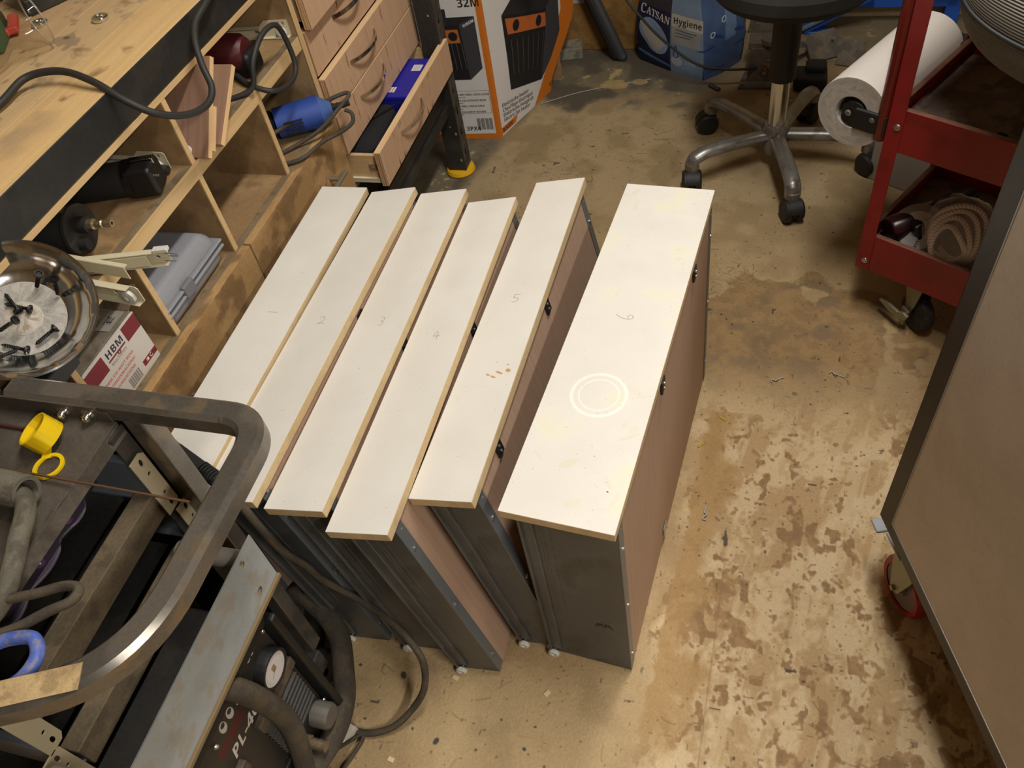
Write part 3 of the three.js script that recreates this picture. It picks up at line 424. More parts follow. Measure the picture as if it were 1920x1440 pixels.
tag(obj('extension_lead', tube([[-1.09, 0.80, -1.44], [-1.04, 0.79, -1.41], [-1.0, 0.775, -1.415], [-0.992, 0.757, -1.47], [-0.995, 0.765, -1.525], [-1.0, 0.82, -1.535], [-1.0, 0.868, -1.515], [-1.005, 0.874, -1.465], [-1.01, 0.845, -1.405], [-1.02, 0.80, -1.385], [-1.05, 0.79, -1.365], [-1.11, 0.79, -1.345], [-1.2, 0.79, -1.34]], 0.0058, 120, 10), M.cable), 'black power cord looped off the shelf edge beside the dark red tool', 'cord');
{
  const t = thing('tool_sleeve', 'long black cylindrical tool with a shiny clip on its square end', 'tool', [-1.05, 0.786, -1.053], 0);
  t.rotation.y = 0.30;
  obj('barrel', lathe([[0, 0], [0.03, 0.002], [0.032, 0.01], [0.032, 0.20], [0.028, 0.21], [0, 0.212]], [-0.045, 0.033, 0], [-1, 0, 0], 26), M.rubber, t);
  obj('head', [bx(0.06, 0.058, 0.058, -0.022, 0.032, 0, 0.01), cyl(0.034, 0.034, 0.012, [-0.05, 0.033, 0], [1, 0, 0], 26)], std({ color: 0x101010, roughness: 0.45 }), t);
  obj('clip', [bx(0.038, 0.002, 0.004, -0.014, 0.0635, -0.004, 0.001), bx(0.003, 0.016, 0.004, 0.006, 0.056, -0.004, 0.001), cyl(0.0025, 0.0025, 0.006, [0.008, 0.04, 0.016], [1, 0, 0], 8)], M.chrome, t);
}
{
  const t = thing('air_tool', 'black cylindrical air tool with a brass hose nipple', 'tool', [-1.015, 0.787, -0.888], 0.12);
  obj('barrel', lathe([[0, 0], [0.03, 0.003], [0.034, 0.012], [0.034, 0.17], [0, 0.172]], [-0.075, 0.036, 0], [-1, 0, 0.02], 28), M.rubber, t);
  obj('flange', lathe([[0, 0], [0.043, 0], [0.043, 0.006], [0, 0.006]], [-0.079, 0.043, 0], [1, 0, 0], 28), M.blackSteel, t);
  obj('lug', [cyl(0.014, 0.014, 0.02, [-0.073, 0.052, 0.0], [1, 0, 0], 16), cyl(0.011, 0.011, 0.016, [-0.073, 0.026, 0.018], [1, 0, 0], 12)], M.rubber, t);
  obj('nipple', lathe([[0.007, 0], [0.0095, 0], [0.0095, 0.010], [0.006, 0.012], [0.006, 0.02], [0.0075, 0.022], [0.0075, 0.026], [0.0055, 0.028], [0.0055, 0.031], [0.007, 0.033], [0.006, 0.044], [0.0035, 0.044], [0.0035, 0.03]], [-0.053, 0.052, 0], [1, 0.02, 0], 18), std({ color: 0xb5a488, roughness: 0.3, metalness: 0.85 }), t);
}
for (const [x, z, a, L, label] of [[-1.08, -1.100, 0.05, 0.2, 'dark tool handle lying in front of the upper runner'], [-1.10, -1.045, 0.10, 0.17, 'dark tool handle lying behind the black tool sleeve']]) {
  const t = thing('hand_file', label, 'tool', [x, 0.786, z], a); t.position.y = 0.795 + (x < -1.09 ? 0.025 : 0);
  obj('grip', lathe([[0, 0], [0.008, 0.002], [0.0095, 0.02], [0.008, 0.07], [0.0105, 0.085], [0, 0.09]], [0.02, 0, 0], [-1, 0.05, 0], 14), M.blackSteel, t); obj('shaft', cyl(0.006, 0.006, L - 0.09, [-0.07, 0.004, 0], [-1, 0.05, 0], 10), M.blackSteel, t);
}
tag(obj('hose_ring', tube(Array.from({ length: 12 }, (_, i) => [-1.2 + 0.04 * Math.cos(i * 0.5236), 0.825 + 0.03 * Math.sin(i * 0.5236), -1.02 - 0.01 * Math.cos(i * 0.5236)]), 0.005, 50, 8, true), M.rubber), 'ring of black hose lying in shade behind the black tool', 'hose');
{
  const t = thing('tool_case', 'grey plastic power tool case with rounded corners in the lower compartment', 'case', [-1.032, 0.5725, -1.000]);
  const grey = std({ color: 0x8a8c92, roughness: 0.55, bumpMap: BN, bumpScale: 0.0004 });
  const halfs = (y0, y1, in0, in1) => { const g = new RoundedBoxGeometry(0.34, y1 - y0, 0.218, 5, 0.02); g.translate(-0.17, (y0 + y1) / 2, 0); const p = g.attributes.position; for (let i = 0; i < p.count; i++) { const k = (p.getY(i) - y0) / (y1 - y0), s = mix(in0, in1, k); p.setX(i, -0.17 + (p.getX(i) + 0.17) * (1 - s / 0.17)); p.setZ(i, p.getZ(i) * (1 - s / 0.109)); } g.computeVertexNormals(); return g; };
  obj('lower_shell', halfs(0, 0.05, 0.008, 0), grey, t); obj('lid', halfs(0.040, 0.084, 0, 0.014), grey, t);
  obj('seam', [bx(0.336, 0.004, 0.214, -0.17, 0.044, 0, 0.02)], std({ color: 0x55575c, roughness: 0.6 }), t); obj('rib', bx(0.345, 0.006, 0.222, -0.17, 0.037, 0, 0.003), grey, t); obj('rib', bx(0.345, 0.006, 0.222, -0.17, 0.05, 0, 0.003), grey, t);
  obj('latch', bx(0.012, 0.03, 0.035, -0.001, 0.044, 0.03, 0.004), std({ color: 0x707278, roughness: 0.5 }), t); obj('handle', bx(0.02, 0.02, 0.07, -0.33, 0.05, -0.03, 0.006), grey, t);
}
{
  const t = thing('angle_grinder', 'blue angle grinder with its cord, standing in the lower compartment by the cabinet', 'power tool', [-1.0, 0.5725, -1.612], 0);
  t.rotation.y = 0.55; const blue = std({ color: 0x2e4b9a, roughness: 0.5 });
  const g = new THREE.CylinderGeometry(0.036, 0.04, 0.11, 8, 1); g.rotateZ(Math.PI / 2); g.rotateX(0.39); g.translate(-0.075, 0.041, 0); obj('motor_housing', g, blue, t);
  const e = new THREE.CylinderGeometry(0.016, 0.037, 0.028, 8, 1); e.rotateZ(-Math.PI / 2); e.rotateX(0.39); e.translate(-0.007, 0.041, 0); obj('end_cap', e, std({ color: 0x46639f, roughness: 0.5 }), t);
  obj('grip', bx(0.12, 0.06, 0.055, -0.19, 0.041, 0, 0.014), M.black, t); for (let i = 0; i < 4; i++) obj('vent_slot', bx(0.045, 0.003, 0.004, -0.09, 0.028 + i * 0.009, 0.0375, 0.001), M.black, t);
  obj('cord_sleeve', lathe([[0, 0], [0.009, 0], [0.009, 0.006], [0.007, 0.012], [0.0085, 0.016], [0.0068, 0.022], [0.008, 0.026], [0.006, 0.045], [0, 0.045]], [0.006, 0.045, 0.004], [1, 0, 0.05], 14), M.rubber, t);
}
tag(obj('extension_lead', tube([[-0.965, 0.606, -1.622], [-0.95, 0.598, -1.622], [-0.945, 0.584, -1.61], [-0.955, 0.578, -1.585], [-0.99, 0.579, -1.53], [-1.02, 0.58, -1.45], [-1.07, 0.579, -1.43], [-1.10, 0.578, -1.44], [-1.06, 0.579, -1.50], [-1.0, 0.60, -1.545], [-0.972, 0.618, -1.60], [-0.962, 0.624, -1.655], [-0.966, 0.626, -1.665], [-0.985, 0.626, -1.655], [-1.02, 0.628, -1.60], [-1.10, 0.615, -1.50], [-1.2, 0.582, -1.47]], 0.005, 150, 10), M.cableDusty), 'dusty black cord tangled around the blue angle grinder', 'cord');
{
  const t = thing('carton', 'red and white printed carton with open flaps in the lower compartment', 'carton', [-1.041, 0.5730, -0.755]);
  const front = ctex(768, 640, (g, W, Hh) => {
    g.fillStyle = '#d3cdc4'; g.fillRect(0, 0, W, Hh); g.fillStyle = '#7c2630'; g.fillRect(0, 30, 250, 190); g.fillRect(560, 20, 210, 175); g.fillRect(560, 500, 208, 70);
    g.fillStyle = '#2c2a3c'; g.font = 'bold 112px sans-serif'; g.fillText('HBM', 282, 130); g.fillStyle = '#7c2630'; g.fillRect(282, 150, 250, 20); g.beginPath(); g.arc(430, 178, 22, 0, 7); g.fill(); g.fillStyle = '#d3cdc4'; g.beginPath(); g.arc(430, 180, 9, 0, 7); g.fill();
    g.fillStyle = '#5e5a68'; g.font = '52px sans-serif'; g.fillText('Machines', 292, 226); g.fillStyle = '#c4504a'; g.font = 'bold 43px sans-serif'; g.fillText('HBM 310 WATT MINI', 120, 320); g.fillText('SATINEERMACHINE/', 120, 386); g.fillText('SCHUURMACHINE', 120, 452);
    g.fillStyle = '#3a3838'; for (let i = 0; i < 34; i++) if ((i * 7) % 5 !== 1) g.fillRect(330 + i * 5, 490, (i * 11) % 3 + 1.6, 120); g.strokeStyle = '#e8e2da'; g.lineWidth = 7; g.beginPath(); g.arc(690, 534, 20, 0.6, 5.2); g.stroke(); g.fillStyle = '#e8e2da'; g.fillRect(622, 516, 24, 36); g.fillRect(612, 512, 5, 44);
  });
  const Wd = 0.158, Hh = 0.112, Dp = 0.15, card = std({ map: grimeTex([120, 102, 78], [106, 90, 68], [92, 76, 56], 0.3), roughness: 0.9 });
  const fm = std({ map: front, roughness: 0.55 }), fg = new THREE.BoxGeometry(0.003, Hh, Wd); { const n = fg.attributes.normal, uv = fg.attributes.uv; for (let i = 0; i < uv.count; i++) if (n.getX(i) < 0.9) uv.setXY(i, 0.02 + uv.getX(i) * 0.02, 0.99); } fg.translate(0, Hh / 2, 0); obj('printed_front', fg, fm, t);
  const wm = std({ color: 0x8f877c, roughness: 0.8 });
  obj('side_wall', bx(Dp, Hh, 0.003, -Dp / 2, Hh / 2, Wd / 2 - 0.0015), wm, t); obj('side_wall', bx(Dp, Hh, 0.003, -Dp / 2, Hh / 2, -Wd / 2 + 0.0015), wm, t); obj('back_wall', bx(0.003, Hh, Wd, -Dp, Hh / 2, 0), wm, t); obj('floor_panel', bx(Dp, 0.003, Wd, -Dp / 2, 0.0015, 0), card, t);
  const f1 = obj('top_flap', place(uvm(poly([[-0.075, -0.076], [0, -0.076], [0, 0.076], [-0.075, 0.076]], 0.0024, 0, [hole(-0.048, 0.05, 0.012, 0.02)]).rotateX(Math.PI / 2)), { pos: [-0.002, Hh + 0.003, 0], rot: [0, 0, 0.06] }), M.cardGrey ||= std({ map: grimeTex([138, 128, 112], [124, 114, 98], [104, 92, 76], 0.3), roughness: 0.9 }), t);
  obj('sticker', (() => { const g = new THREE.BoxGeometry(0.03, 0.0008, 0.05); g.translate(-0.024, Hh + 0.0035, -0.048); return g; })(), std({ map: ctex(160, 96, (g) => { g.fillStyle = '#9a948a'; g.fillRect(0, 0, 160, 96); g.fillStyle = '#26242c'; g.font = 'bold 52px sans-serif'; g.save(); g.translate(30, 66); g.fillText('744', 0, 0); g.restore(); }), roughness: 0.7 }), f1);
  obj('back_flap', place(bx(0.07, 0.0024, 0.15, -0.035, 0, 0), { pos: [-0.076, Hh + 0.004, 0], rot: [0, 0, -0.12] }), card, t); obj('side_flap', place(bx(0.12, 0.0024, 0.05, -0.06, 0, -0.025), { pos: [-0.006, Hh, -Wd / 2], rot: [0.5, 0, 0] }), card, t);
}
// ---------------------------------------------------------------- things on the bench top (surface at y 0.998)
const BT = 0.9985;
for (const [x, z, label] of [[-1.333, -1.261, 'shiny steel washer on the bench near the dark block'], [-1.206, -1.277, 'shiny steel washer on the bench further along by itself']]) {
  const t = thing('washer', label, 'washer', [x, BT, z], 0, 'steel washers lying on the bench'); obj('ring', lathe([[0.008, 0], [0.0142, 0], [0.0155, 0.0018], [0.0155, 0.006], [0.0138, 0.008], [0.0095, 0.008], [0.008, 0.006], [0.008, 0]], [0, 0, 0]), M.chrome, t);
}
{
  const t = thing('plastic_cup', 'clear empty plastic cup lying on its side on the bench', 'cup', [-1.275, BT + 0.050, -1.16], 0);
  obj('body', lathe([[0.046, 0], [0.047, 0.004], [0.045, 0.02], [0.040, 0.044], [0.030, 0.058], [0.028, 0.066], [0.040, 0.085], [0.047, 0.11], [0.049, 0.2], [0.045, 0.215], [0, 0.216]], [0.02, 0, -0.025], [-0.55, -0.02, 1], 48), phy({ color: 0xf4f2ee, transmission: 1, roughness: 0.06, thickness: 0, ior: 1.45, side: THREE.DoubleSide }), t);
  obj('rim', (() => { const g = new THREE.TorusGeometry(0.046, 0.0018, 8, 48); g.applyQuaternion(new THREE.Quaternion().setFromUnitVectors(V(0, 0, 1), V(-0.55, -0.02, 1).normalize())); g.translate(0.02, 0, -0.025); return g; })(), phy({ color: 0xe8e6e0, transmission: 0.8, roughness: 0.15, thickness: 0 }), t);
}
{ const rt = [0, 1.075, 0], ps = [-1.4145, BT, -1.438]; const blk = tag(obj('steel_block', place(bx(0.22, 0.030, 0.20, 0, 0.015, 0, 0.004), { pos: ps, rot: rt }), M.blackSteel), 'dark steel frame block with a grey top on the bench', 'block'); obj('grey_top', place(bx(0.16, 0.004, 0.14, 0, 0.031, 0, 0.001), { pos: ps, rot: rt }), M.batten2 ||= std({ map: grimeTex([104, 98, 90], [92, 86, 79], [74, 69, 63], 0.2), roughness: 0.8 }), blk); }
{
  const t = thing('tool_box', 'small green plastic box with a red lever at the left edge of the bench', 'box', [-1.385, BT, -1.20], 0.5);
  obj('green_shell', bx(0.07, 0.05, 0.075, -0.012, 0.025, 0.03, 0.006), std({ color: 0x1f5a3c, roughness: 0.5 }), t); obj('red_lever', [place(bx(0.018, 0.014, 0.075, 0, 0, 0, 0.004), { pos: [0.028, 0.012, -0.035], rot: [0.0, 0.15, 0] }), bx(0.03, 0.014, 0.016, 0.012, 0.012, 0.0, 0.004)], std({ color: 0xc2453a, roughness: 0.5 }), t); obj('dark_insert', bx(0.03, 0.03, 0.05, 0.0, 0.02, -0.03, 0.004), std({ color: 0x16261e }), t); obj('grey_cap', bx(0.05, 0.012, 0.05, -0.02, 0.055, 0.005, 0.004), std({ color: 0x7b7f7c, roughness: 0.5 }), t);
}
tag(obj('steel_bar', place(bx(0.012, 0.012, 0.2, 0, 0.006, 0, 0.001), { pos: [-1.47, BT, -1.28], rot: [0, 1.2, 0] }), M.steelDark), 'thin grey steel bar lying behind the green box', 'bar');
tag(obj('extension_lead', tube([[-1.42, BT + 0.006, -0.72], [-1.28, BT + 0.006, -0.84], [-1.195, BT + 0.012, -0.955], [-1.185, BT + 0.02, -1.035], [-1.13, BT + 0.022, -1.052], [-1.055, BT + 0.013, -1.035], [-0.998, 0.985, -1.022], [-0.965, 0.955, -1.035], [-0.948, 0.922, -1.085], [-0.945, 0.908, -1.145], [-0.952, 0.918, -1.18], [-0.972, 0.945, -1.205], [-0.99, 0.972, -1.235], [-1.004, 0.99, -1.275], [-1.005, 1.004, -1.335], [-1.03, 1.008, -1.42], [-1.15, BT + 0.006, -1.6], [-1.3, BT + 0.006, -1.7]], 0.0062, 160, 12), M.cable), 'black cord lying on the bench top and hanging over its front beam', 'cord');
// ---------------------------------------------------------------- along the back of the workshop
{
  const t = thing('heater_carton', 'large white and orange carton printed with black fan heaters', 'carton', [-0.876, 0, -2.439]);
  const txt = (g, s, x, y, px, col = '#1d1c1c', w = 'bold', ang = 0) => { g.save(); g.translate(x, y); g.rotate(ang); g.fillStyle = col; g.font = `${w} ${px}px sans-serif`; g.fillText(s, 0, 0); g.restore(); };
  const quad = (g, P, col) => { g.fillStyle = col; g.beginPath(); P.forEach(([x, y], i) => (i ? g.lineTo(x, y) : g.moveTo(x, y))); g.fill(); };
  const heater = (g, F, S, T, panel) => {   // front quad, side quad, top quad of the pictured heater
    quad(g, S, '#3a3a3f'); quad(g, T, '#242327'); quad(g, F, '#1b1a1c'); quad(g, panel, '#b8632a');
    const L = (a, b, t) => [a[0] + (b[0] - a[0]) * t, a[1] + (b[1] - a[1]) * t]; g.lineWidth = 2;
    for (let i = 1; i < 22; i++) { const a = L(L(F[0], F[3], 0.32), L(F[1], F[2], 0.32), i / 22), b = L(L(F[0], F[3], 0.8), L(F[1], F[2], 0.8), i / 22); g.strokeStyle = i % 3 ? '#060606' : '#6a6a6a'; g.beginPath(); g.moveTo(...a); g.lineTo(...b); g.stroke(); }
    for (const q of [0.22, 0.8]) { const c = L(L(panel[0], panel[1], q), L(panel[3], panel[2], q), 0.5), r = Math.abs(panel[3][1] - panel[0][1]) * 0.33; g.fillStyle = '#161515'; g.beginPath(); g.arc(c[0], c[1], r, 0, 7); g.fill(); g.strokeStyle = '#4a4744'; g.stroke(); }
  };
  const K = 1400;   // pixels per metre
  const left = ctex(616, 868, (g, W, Hh) => {   // s runs from the shared corner (right) to the left, y up from the floor
    const X = (s) => W - s * K, Y = (y) => Hh - y * K; g.fillStyle = '#d2d0ce'; g.fillRect(0, 0, W, Hh); g.fillStyle = '#c8701c'; g.fillRect(0, Y(0.02), W, 40); g.fillRect(X(0.013), 0, 30, Hh);
    txt(g, '32M²', X(0.07), Y(0.47), 52); heater(g, [[X(0.2), Y(0.415)], [X(0.075), Y(0.415)], [X(0.068), Y(0.226)], [X(0.19), Y(0.226)]], [[X(0.075), Y(0.415)], [X(0.022), Y(0.44)], [X(0.022), Y(0.265)], [X(0.068), Y(0.226)]], [[X(0.2), Y(0.415)], [X(0.14), Y(0.44)], [X(0.022), Y(0.44)], [X(0.075), Y(0.415)]], [[X(0.19), Y(0.40)], [X(0.083), Y(0.40)], [X(0.08), Y(0.355)], [X(0.185), Y(0.355)]]);
    g.strokeStyle = '#2a282c'; g.lineWidth = 16; g.strokeRect(X(0.19), Y(0.462), 100, 60); txt(g, 'EUROM', X(0.062), Y(0.405), 17, '#e4e2e0', 'bold', -0.45);
    g.strokeStyle = '#77757a'; g.lineWidth = 2; g.strokeRect(X(0.2), Y(0.185), 0.184 * K, 0.085 * K); for (let i = 0; i < 4; i++) { txt(g, ['PRODUCT FOR DRY WELL INSULATED', 'PRODUIT POUR LES ESPACES BIEN', 'SUITABLE FOR WELL INSULATED', 'NUR FÜR GUT ISOLIERTE RÄUME'][i], X(0.19), Y(0.168 - i * 0.022), 14); txt(g, ['ROOMS OR OCCASIONAL USE', 'ISOLÉS OU OCCASIONNEL', 'SPACES OR OCCASIONAL', 'ODER GELEGENTLICHEN'][i], X(0.19), Y(0.159 - i * 0.022), 9, '#444'); }
    txt(g, '3PX4', X(0.118), Y(0.032), 32); g.fillStyle = '#222'; for (let i = 0; i < 26; i++) if ((i * 5) % 7 !== 2) g.fillRect(X(0.075) + i * 3, Y(0.08), (i * 3) % 2 + 1.2, 62); g.fillStyle = '#c8701c'; g.fillRect(X(0.26), Y(0.06), 66, 40); txt(g, '3000', X(0.258), Y(0.038), 28, '#2a1c10');
    for (let i = 0; i < 300; i++) { g.fillStyle = 'rgba(90,84,76,0.1)'; g.fillRect(rr(0, W), rr(0, Hh), rr(1, 8), rr(1, 4)); }
  });
  const right = ctex(760, 868, (g, W, Hh) => {   // s from the shared corner rightwards, y up
    const X = (s) => s * K, Y = (y) => Hh - y * K; g.fillStyle = '#d4d1ce'; g.fillRect(0, 0, W, Hh); g.fillStyle = '#c8701c'; g.fillRect(0, 0, 22, Hh); quad(g, [[X(0.225), Y(0)], [X(0.285), Y(0.06)], [X(0.45), Y(0.26)], [X(0.46), 0], [W, 0], [W, Hh]], '#c8701c');
    heater(g, [[X(0.095), Y(0.397)], [X(0.352), Y(0.31)], [X(0.285), Y(0.075)], [X(0.095), Y(0.135)]], [[X(0.352), Y(0.31)], [X(0.44), Y(0.345)], [X(0.43), Y(0.19)], [X(0.36), Y(0.125)]].concat([[X(0.285), Y(0.075)]]), [[X(0.095), Y(0.397)], [X(0.2), Y(0.45)], [X(0.44), Y(0.4)], [X(0.44), Y(0.345)], [X(0.352), Y(0.31)]], [[X(0.11), Y(0.38)], [X(0.342), Y(0.297)], [X(0.338), Y(0.25)], [X(0.115), Y(0.325)]]);
    for (let i = 0; i < 4; i++) { txt(g, ['Elektrische heater', 'Chauffage électrique', 'Elektrische Heizgerät', 'Electric fan heater'][i], X(0.034), Y(0.100 - i * 0.0185), 26, '#232120', 'bold', 0.17); }
    quad(g, [[X(0.008), Y(0.008)], [X(0.012), Y(0.03)], [X(0.118), Y(0.03)], [X(0.1), Y(0.006)]], '#c8701c'); txt(g, 'B3000', X(0.02), Y(0.009), 32, '#2a1c10'); txt(g, 'EUROM', X(0.375), Y(0.325), 24, '#d8d6d4', 'bold', -0.5); txt(g, 'B3000', X(0.33), Y(0.02), 30, '#5c3412', 'bold', 0);
    for (let i = 0; i < 500; i++) { g.fillStyle = 'rgba(90,84,76,0.1)'; g.fillRect(rr(0, W), rr(0, Hh), rr(1, 8), rr(1, 4)); }
  });
  const grid = (fn, nu, nv, w, h) => { const g = new THREE.PlaneGeometry(1, 1, nu, nv), p = g.attributes.position, uv = g.attributes.uv; for (let i = 0; i < p.count; i++) { const a = uv.getX(i), b = uv.getY(i), q = fn(a, b); p.setXYZ(i, ...q); } g.computeVertexNormals(); return g; };
  const dl = [-0.9983, 0, 0.0594], dr = [0.338, 0, -0.941], CH = 0.62, LW = 0.44;
  const wd = (y) => 0.337 + 0.2 * ss(0, 0.24, y) * 1.0, bulge = (s, y) => 0.012 * Math.sin(Math.min(1, s / 0.45) * 3.14) * ss(0, 0.3, y);
  const lm = std({ map: left, roughness: 0.6, side: THREE.DoubleSide }), rm = std({ map: right, roughness: 0.6, side: THREE.DoubleSide });
  obj('printed_side', grid((a, b) => { const s = (1 - a) * LW, y = b * CH; return [dl[0] * s, y, dl[2] * s + 0.006 * Math.sin(a * 3.1) * b]; }, 12, 12), lm, t).userData.label = 'side printed with a small heater and a barcode';
  const rg = grid((a, b) => { const y = b * CH, s = a * wd(y); return [dr[0] * s + 0.94 * bulge(s, y), y, dr[2] * s + 0.34 * bulge(s, y)]; }, 16, 16);
  { const uv = rg.attributes.uv; for (let i = 0; i < uv.count; i++) uv.setX(i, uv.getX(i) * wd(uv.getY(i) * CH) * K / 760); }
  obj('printed_front', rg, rm, t).userData.label = 'side printed with a large fan heater';
  const c = std({ map: grimeTex([150, 118, 82], [138, 106, 72], [120, 92, 62], 0.4), roughness: 0.9, side: THREE.DoubleSide });
  const R = [dr[0] * 0.42, dr[2] * 0.42], L = [dl[0] * LW, dl[2] * LW];
  const wallG = (A, B) => grid((a, b) => [A[0] + (B[0] - A[0]) * a, b * CH, A[1] + (B[1] - A[1]) * a], 4, 4);
  obj('back_side', [wallG(R, [R[0] + L[0], R[1] + L[1]]), wallG(L, [R[0] + L[0], R[1] + L[1]])], c, t);
  obj('lid_flap', [grid((a, b) => [a * (dl[0] * LW) + b * R[0] * 0.9, CH - 0.004 - 0.02 * Math.sin(a * 3) * b, a * dl[2] * LW + b * R[1] * 0.9], 6, 6)], c, t);
  obj('torn_flap', place(bx(0.14, 0.003, 0.10, 0, 0, 0), { pos: [0.09, CH - 0.1, -0.16], rot: [0.5, 0.4, -0.7] }), M.cardGrey, t);
}
const cardB = std({ map: grimeTex([140, 104, 52], [128, 94, 46], [112, 82, 42], 0.5), roughness: 0.9 });
{
  const t = thing('cardboard_box', 'plain brown cardboard box with a white label, behind the leaning black tube', 'carton', [-0.62, 0, -3.16]);
  obj('body', bx(0.30, 0.42, 0.2, 0, 0.21, 0, 0.004), cardB, t); obj('tape', bx(0.05, 0.001, 0.202, 0, 0.4208, 0), M.cream, t);
  obj('label', bx(0.08, 0.10, 0.001, -0.10, 0.235, 0.1005), std({ color: 0xb4b0b6, roughness: 0.7 }), t); obj('print', bx(0.05, 0.002, 0.0006, -0.10, 0.2, 0.1012), M.black, t);
}
{
  const t = thing('vacuum_tube', 'flat black double tube leaning against the brown cardboard box', 'tube', [-0.54, 0, -2.985]);
  for (const s of [0, 1]) obj('tube', [cyl(0.018, 0.018, 0.62, [s * 0.026 - 0.012, 0.012, 0.006 * s], [-0.42, 0.9, -0.1], 18), new THREE.SphereGeometry(0.018, 14, 10).translate(s * 0.026 - 0.012, 0.015, 0.006 * s)], s ? std({ color: 0x3a3c40, roughness: 0.5 }) : M.black, t);
  obj('rib', place(bx(0.012, 0.6, 0.02, 0, 0.3, 0, 0.003), { pos: [0.002, 0.01, 0.012], rot: [-0.11, 0, 0.435] }), std({ color: 0x2a2b2e, roughness: 0.5 }), t);
}
tag(obj('stone_slab', place(bx(0.09, 0.045, 0.08, 0, 0.0225, 0, 0.004), { pos: [-0.735, 0, -3.02], rot: [0, 0.2, 0] }), std({ map: grimeTex([132, 126, 112], [118, 112, 98], [96, 90, 78], 0.2), roughness: 0.9 })), 'small grey slab between the heater carton and the cardboard box', 'slab');
{
  const t = thing('litter_bag', 'bulging blue printed bag of cat litter standing on the floor at the back', 'bag', [0, 0, 0]);
  const tex = ctex(1024, 768, (g, W, Hh) => {
    const gr = g.createLinearGradient(0, 0, 0, Hh); g.fillStyle = '#1c2340'; g.fillRect(0, 0, W, Hh); g.fillStyle = '#35343c'; g.fillRect(0, 0, 380, 300);
    g.fillStyle = '#72879f'; g.fillRect(380, 0, 300, Hh); g.fillStyle = '#48608a'; g.beginPath(); g.moveTo(640, 0); g.lineTo(W, 0); g.lineTo(W, Hh); g.lineTo(690, Hh); g.fill(); g.fillStyle = '#6f8bb4'; g.fillRect(840, 100, 90, 400);
    g.fillStyle = '#2a4a86'; for (let i = 0; i < 6; i++) { g.beginPath(); g.ellipse(rr(650, 1000), rr(420, 720), rr(40, 120), rr(8, 26), rr(-0.5, 0.5), 0, 7); g.fill(); }
    g.fillStyle = '#7f97b8'; g.beginPath(); g.ellipse(190, 520, 170, 120, 0.5, 0, 7); g.fill(); g.fillStyle = '#a6a49a'; g.beginPath(); g.moveTo(40, 430); g.quadraticCurveTo(150, 400, 310, 560); g.quadraticCurveTo(270, 640, 200, 630); g.quadraticCurveTo(90, 560, 40, 430); g.fill();
    g.fillStyle = '#12172c'; g.beginPath(); g.moveTo(0, 500); g.lineTo(150, 640); g.lineTo(380, 690); g.lineTo(380, Hh); g.lineTo(0, Hh); g.fill(); g.fillStyle = '#3f5f84'; g.beginPath(); g.moveTo(0, 660); g.lineTo(380, 715); g.lineTo(380, 735); g.lineTo(0, 684); g.fill();
    g.fillStyle = '#cfcdc6'; g.font = 'bold 100px serif'; g.save(); g.translate(20, 350); g.rotate(0.12); g.fillText('C', 0, 10); g.font = 'bold 78px serif'; g.fillText('ATSAN', 72, 4); g.restore();
    g.fillStyle = '#30323a'; g.beginPath(); g.arc(560, 60, 110, 0, 7); g.fill(); g.fillStyle = '#9a9a92'; g.beginPath(); g.arc(560, 30, 70, 0, 7); g.fill(); g.fillStyle = '#d0cec8'; g.font = '34px sans-serif'; g.fillText('Hygiene', 500, 140);
    g.fillStyle = '#b0ada4'; g.fillRect(385, 300, 280, 92); g.fillStyle = '#8f9090'; g.fillRect(395, 392, 250, 130); g.fillStyle = '#23242c'; g.font = 'bold 66px sans-serif'; g.fillText('Hygiene', 400, 370); g.fillStyle = '#4c5058'; for (let i = 0; i < 3; i++) g.fillRect(420, 412 + i * 22, 190 - i * 30, 7);
    g.strokeStyle = '#c8d0dc'; g.lineWidth = 7; for (const [x, y] of [[745, 420], [830, 330], [905, 240]]) { g.beginPath(); g.ellipse(x, y, 14, 20, 0.4, 0, 7); g.stroke(); }
    g.fillStyle = '#9ba4b2'; g.beginPath(); g.ellipse(440, 660, 50, 40, 0, 0, 7); g.fill(); g.font = 'bold 44px sans-serif'; g.fillText('ultra', 510, 670); g.strokeStyle = '#1c2c5a'; g.lineWidth = 8; g.beginPath(); g.moveTo(430, 540); g.lineTo(410, 600); g.arc(430, 610, 22, 2.6, 0.2, true); g.closePath(); g.stroke();
  });
  const P = [[-0.462, -2.985], [-0.335, -2.895], [-0.215, -2.825], [-0.15, -2.88], [-0.085, -2.975], [-0.25, -3.16], [-0.47, -3.12]], U = [0, 0.37, 0.66, 0.82, 1, 1, 0];
  const nu = 48, nv = 22, pos = [], uv = [], idx = []; const cx = -0.28, cz = -2.99, N = P.length;
  for (let j = 0; j <= nv; j++) for (let i = 0; i <= nu; i++) {
    const f = (i / nu) * N, k = Math.floor(f) % N, q = f - Math.floor(f), a = P[k], b = P[(k + 1) % N], v = j / nv; let x = mix(a[0], b[0], q), z = mix(a[1], b[1], q);
    const s = 1 + 0.07 * Math.sin(Math.min(1, v * 1.25) * 3.14) - 0.14 * v * v + (fbm(i * 0.5, j * 0.6, 2) - 0.5) * 0.05 * (v > 0.02 ? 1 : 0), y = 0.02 * Math.max(0, Math.sin((1 - Math.abs(q - 0.5) * 2) * 1.5)) * 0 + v * 0.36;
    x = cx + (x - cx) * s; z = cz + (z - cz) * s; pos.push(x, y, z); uv.push(k > 3 ? 0.5 : mix(U[k], U[k + 1], q), v * 1.0);
  }
  for (let j = 0; j < nv; j++) for (let i = 0; i < nu; i++) { const a = j * (nu + 1) + i, b = a + 1, c = a + nu + 1, d = c + 1; idx.push(a, c, b, b, c, d); }
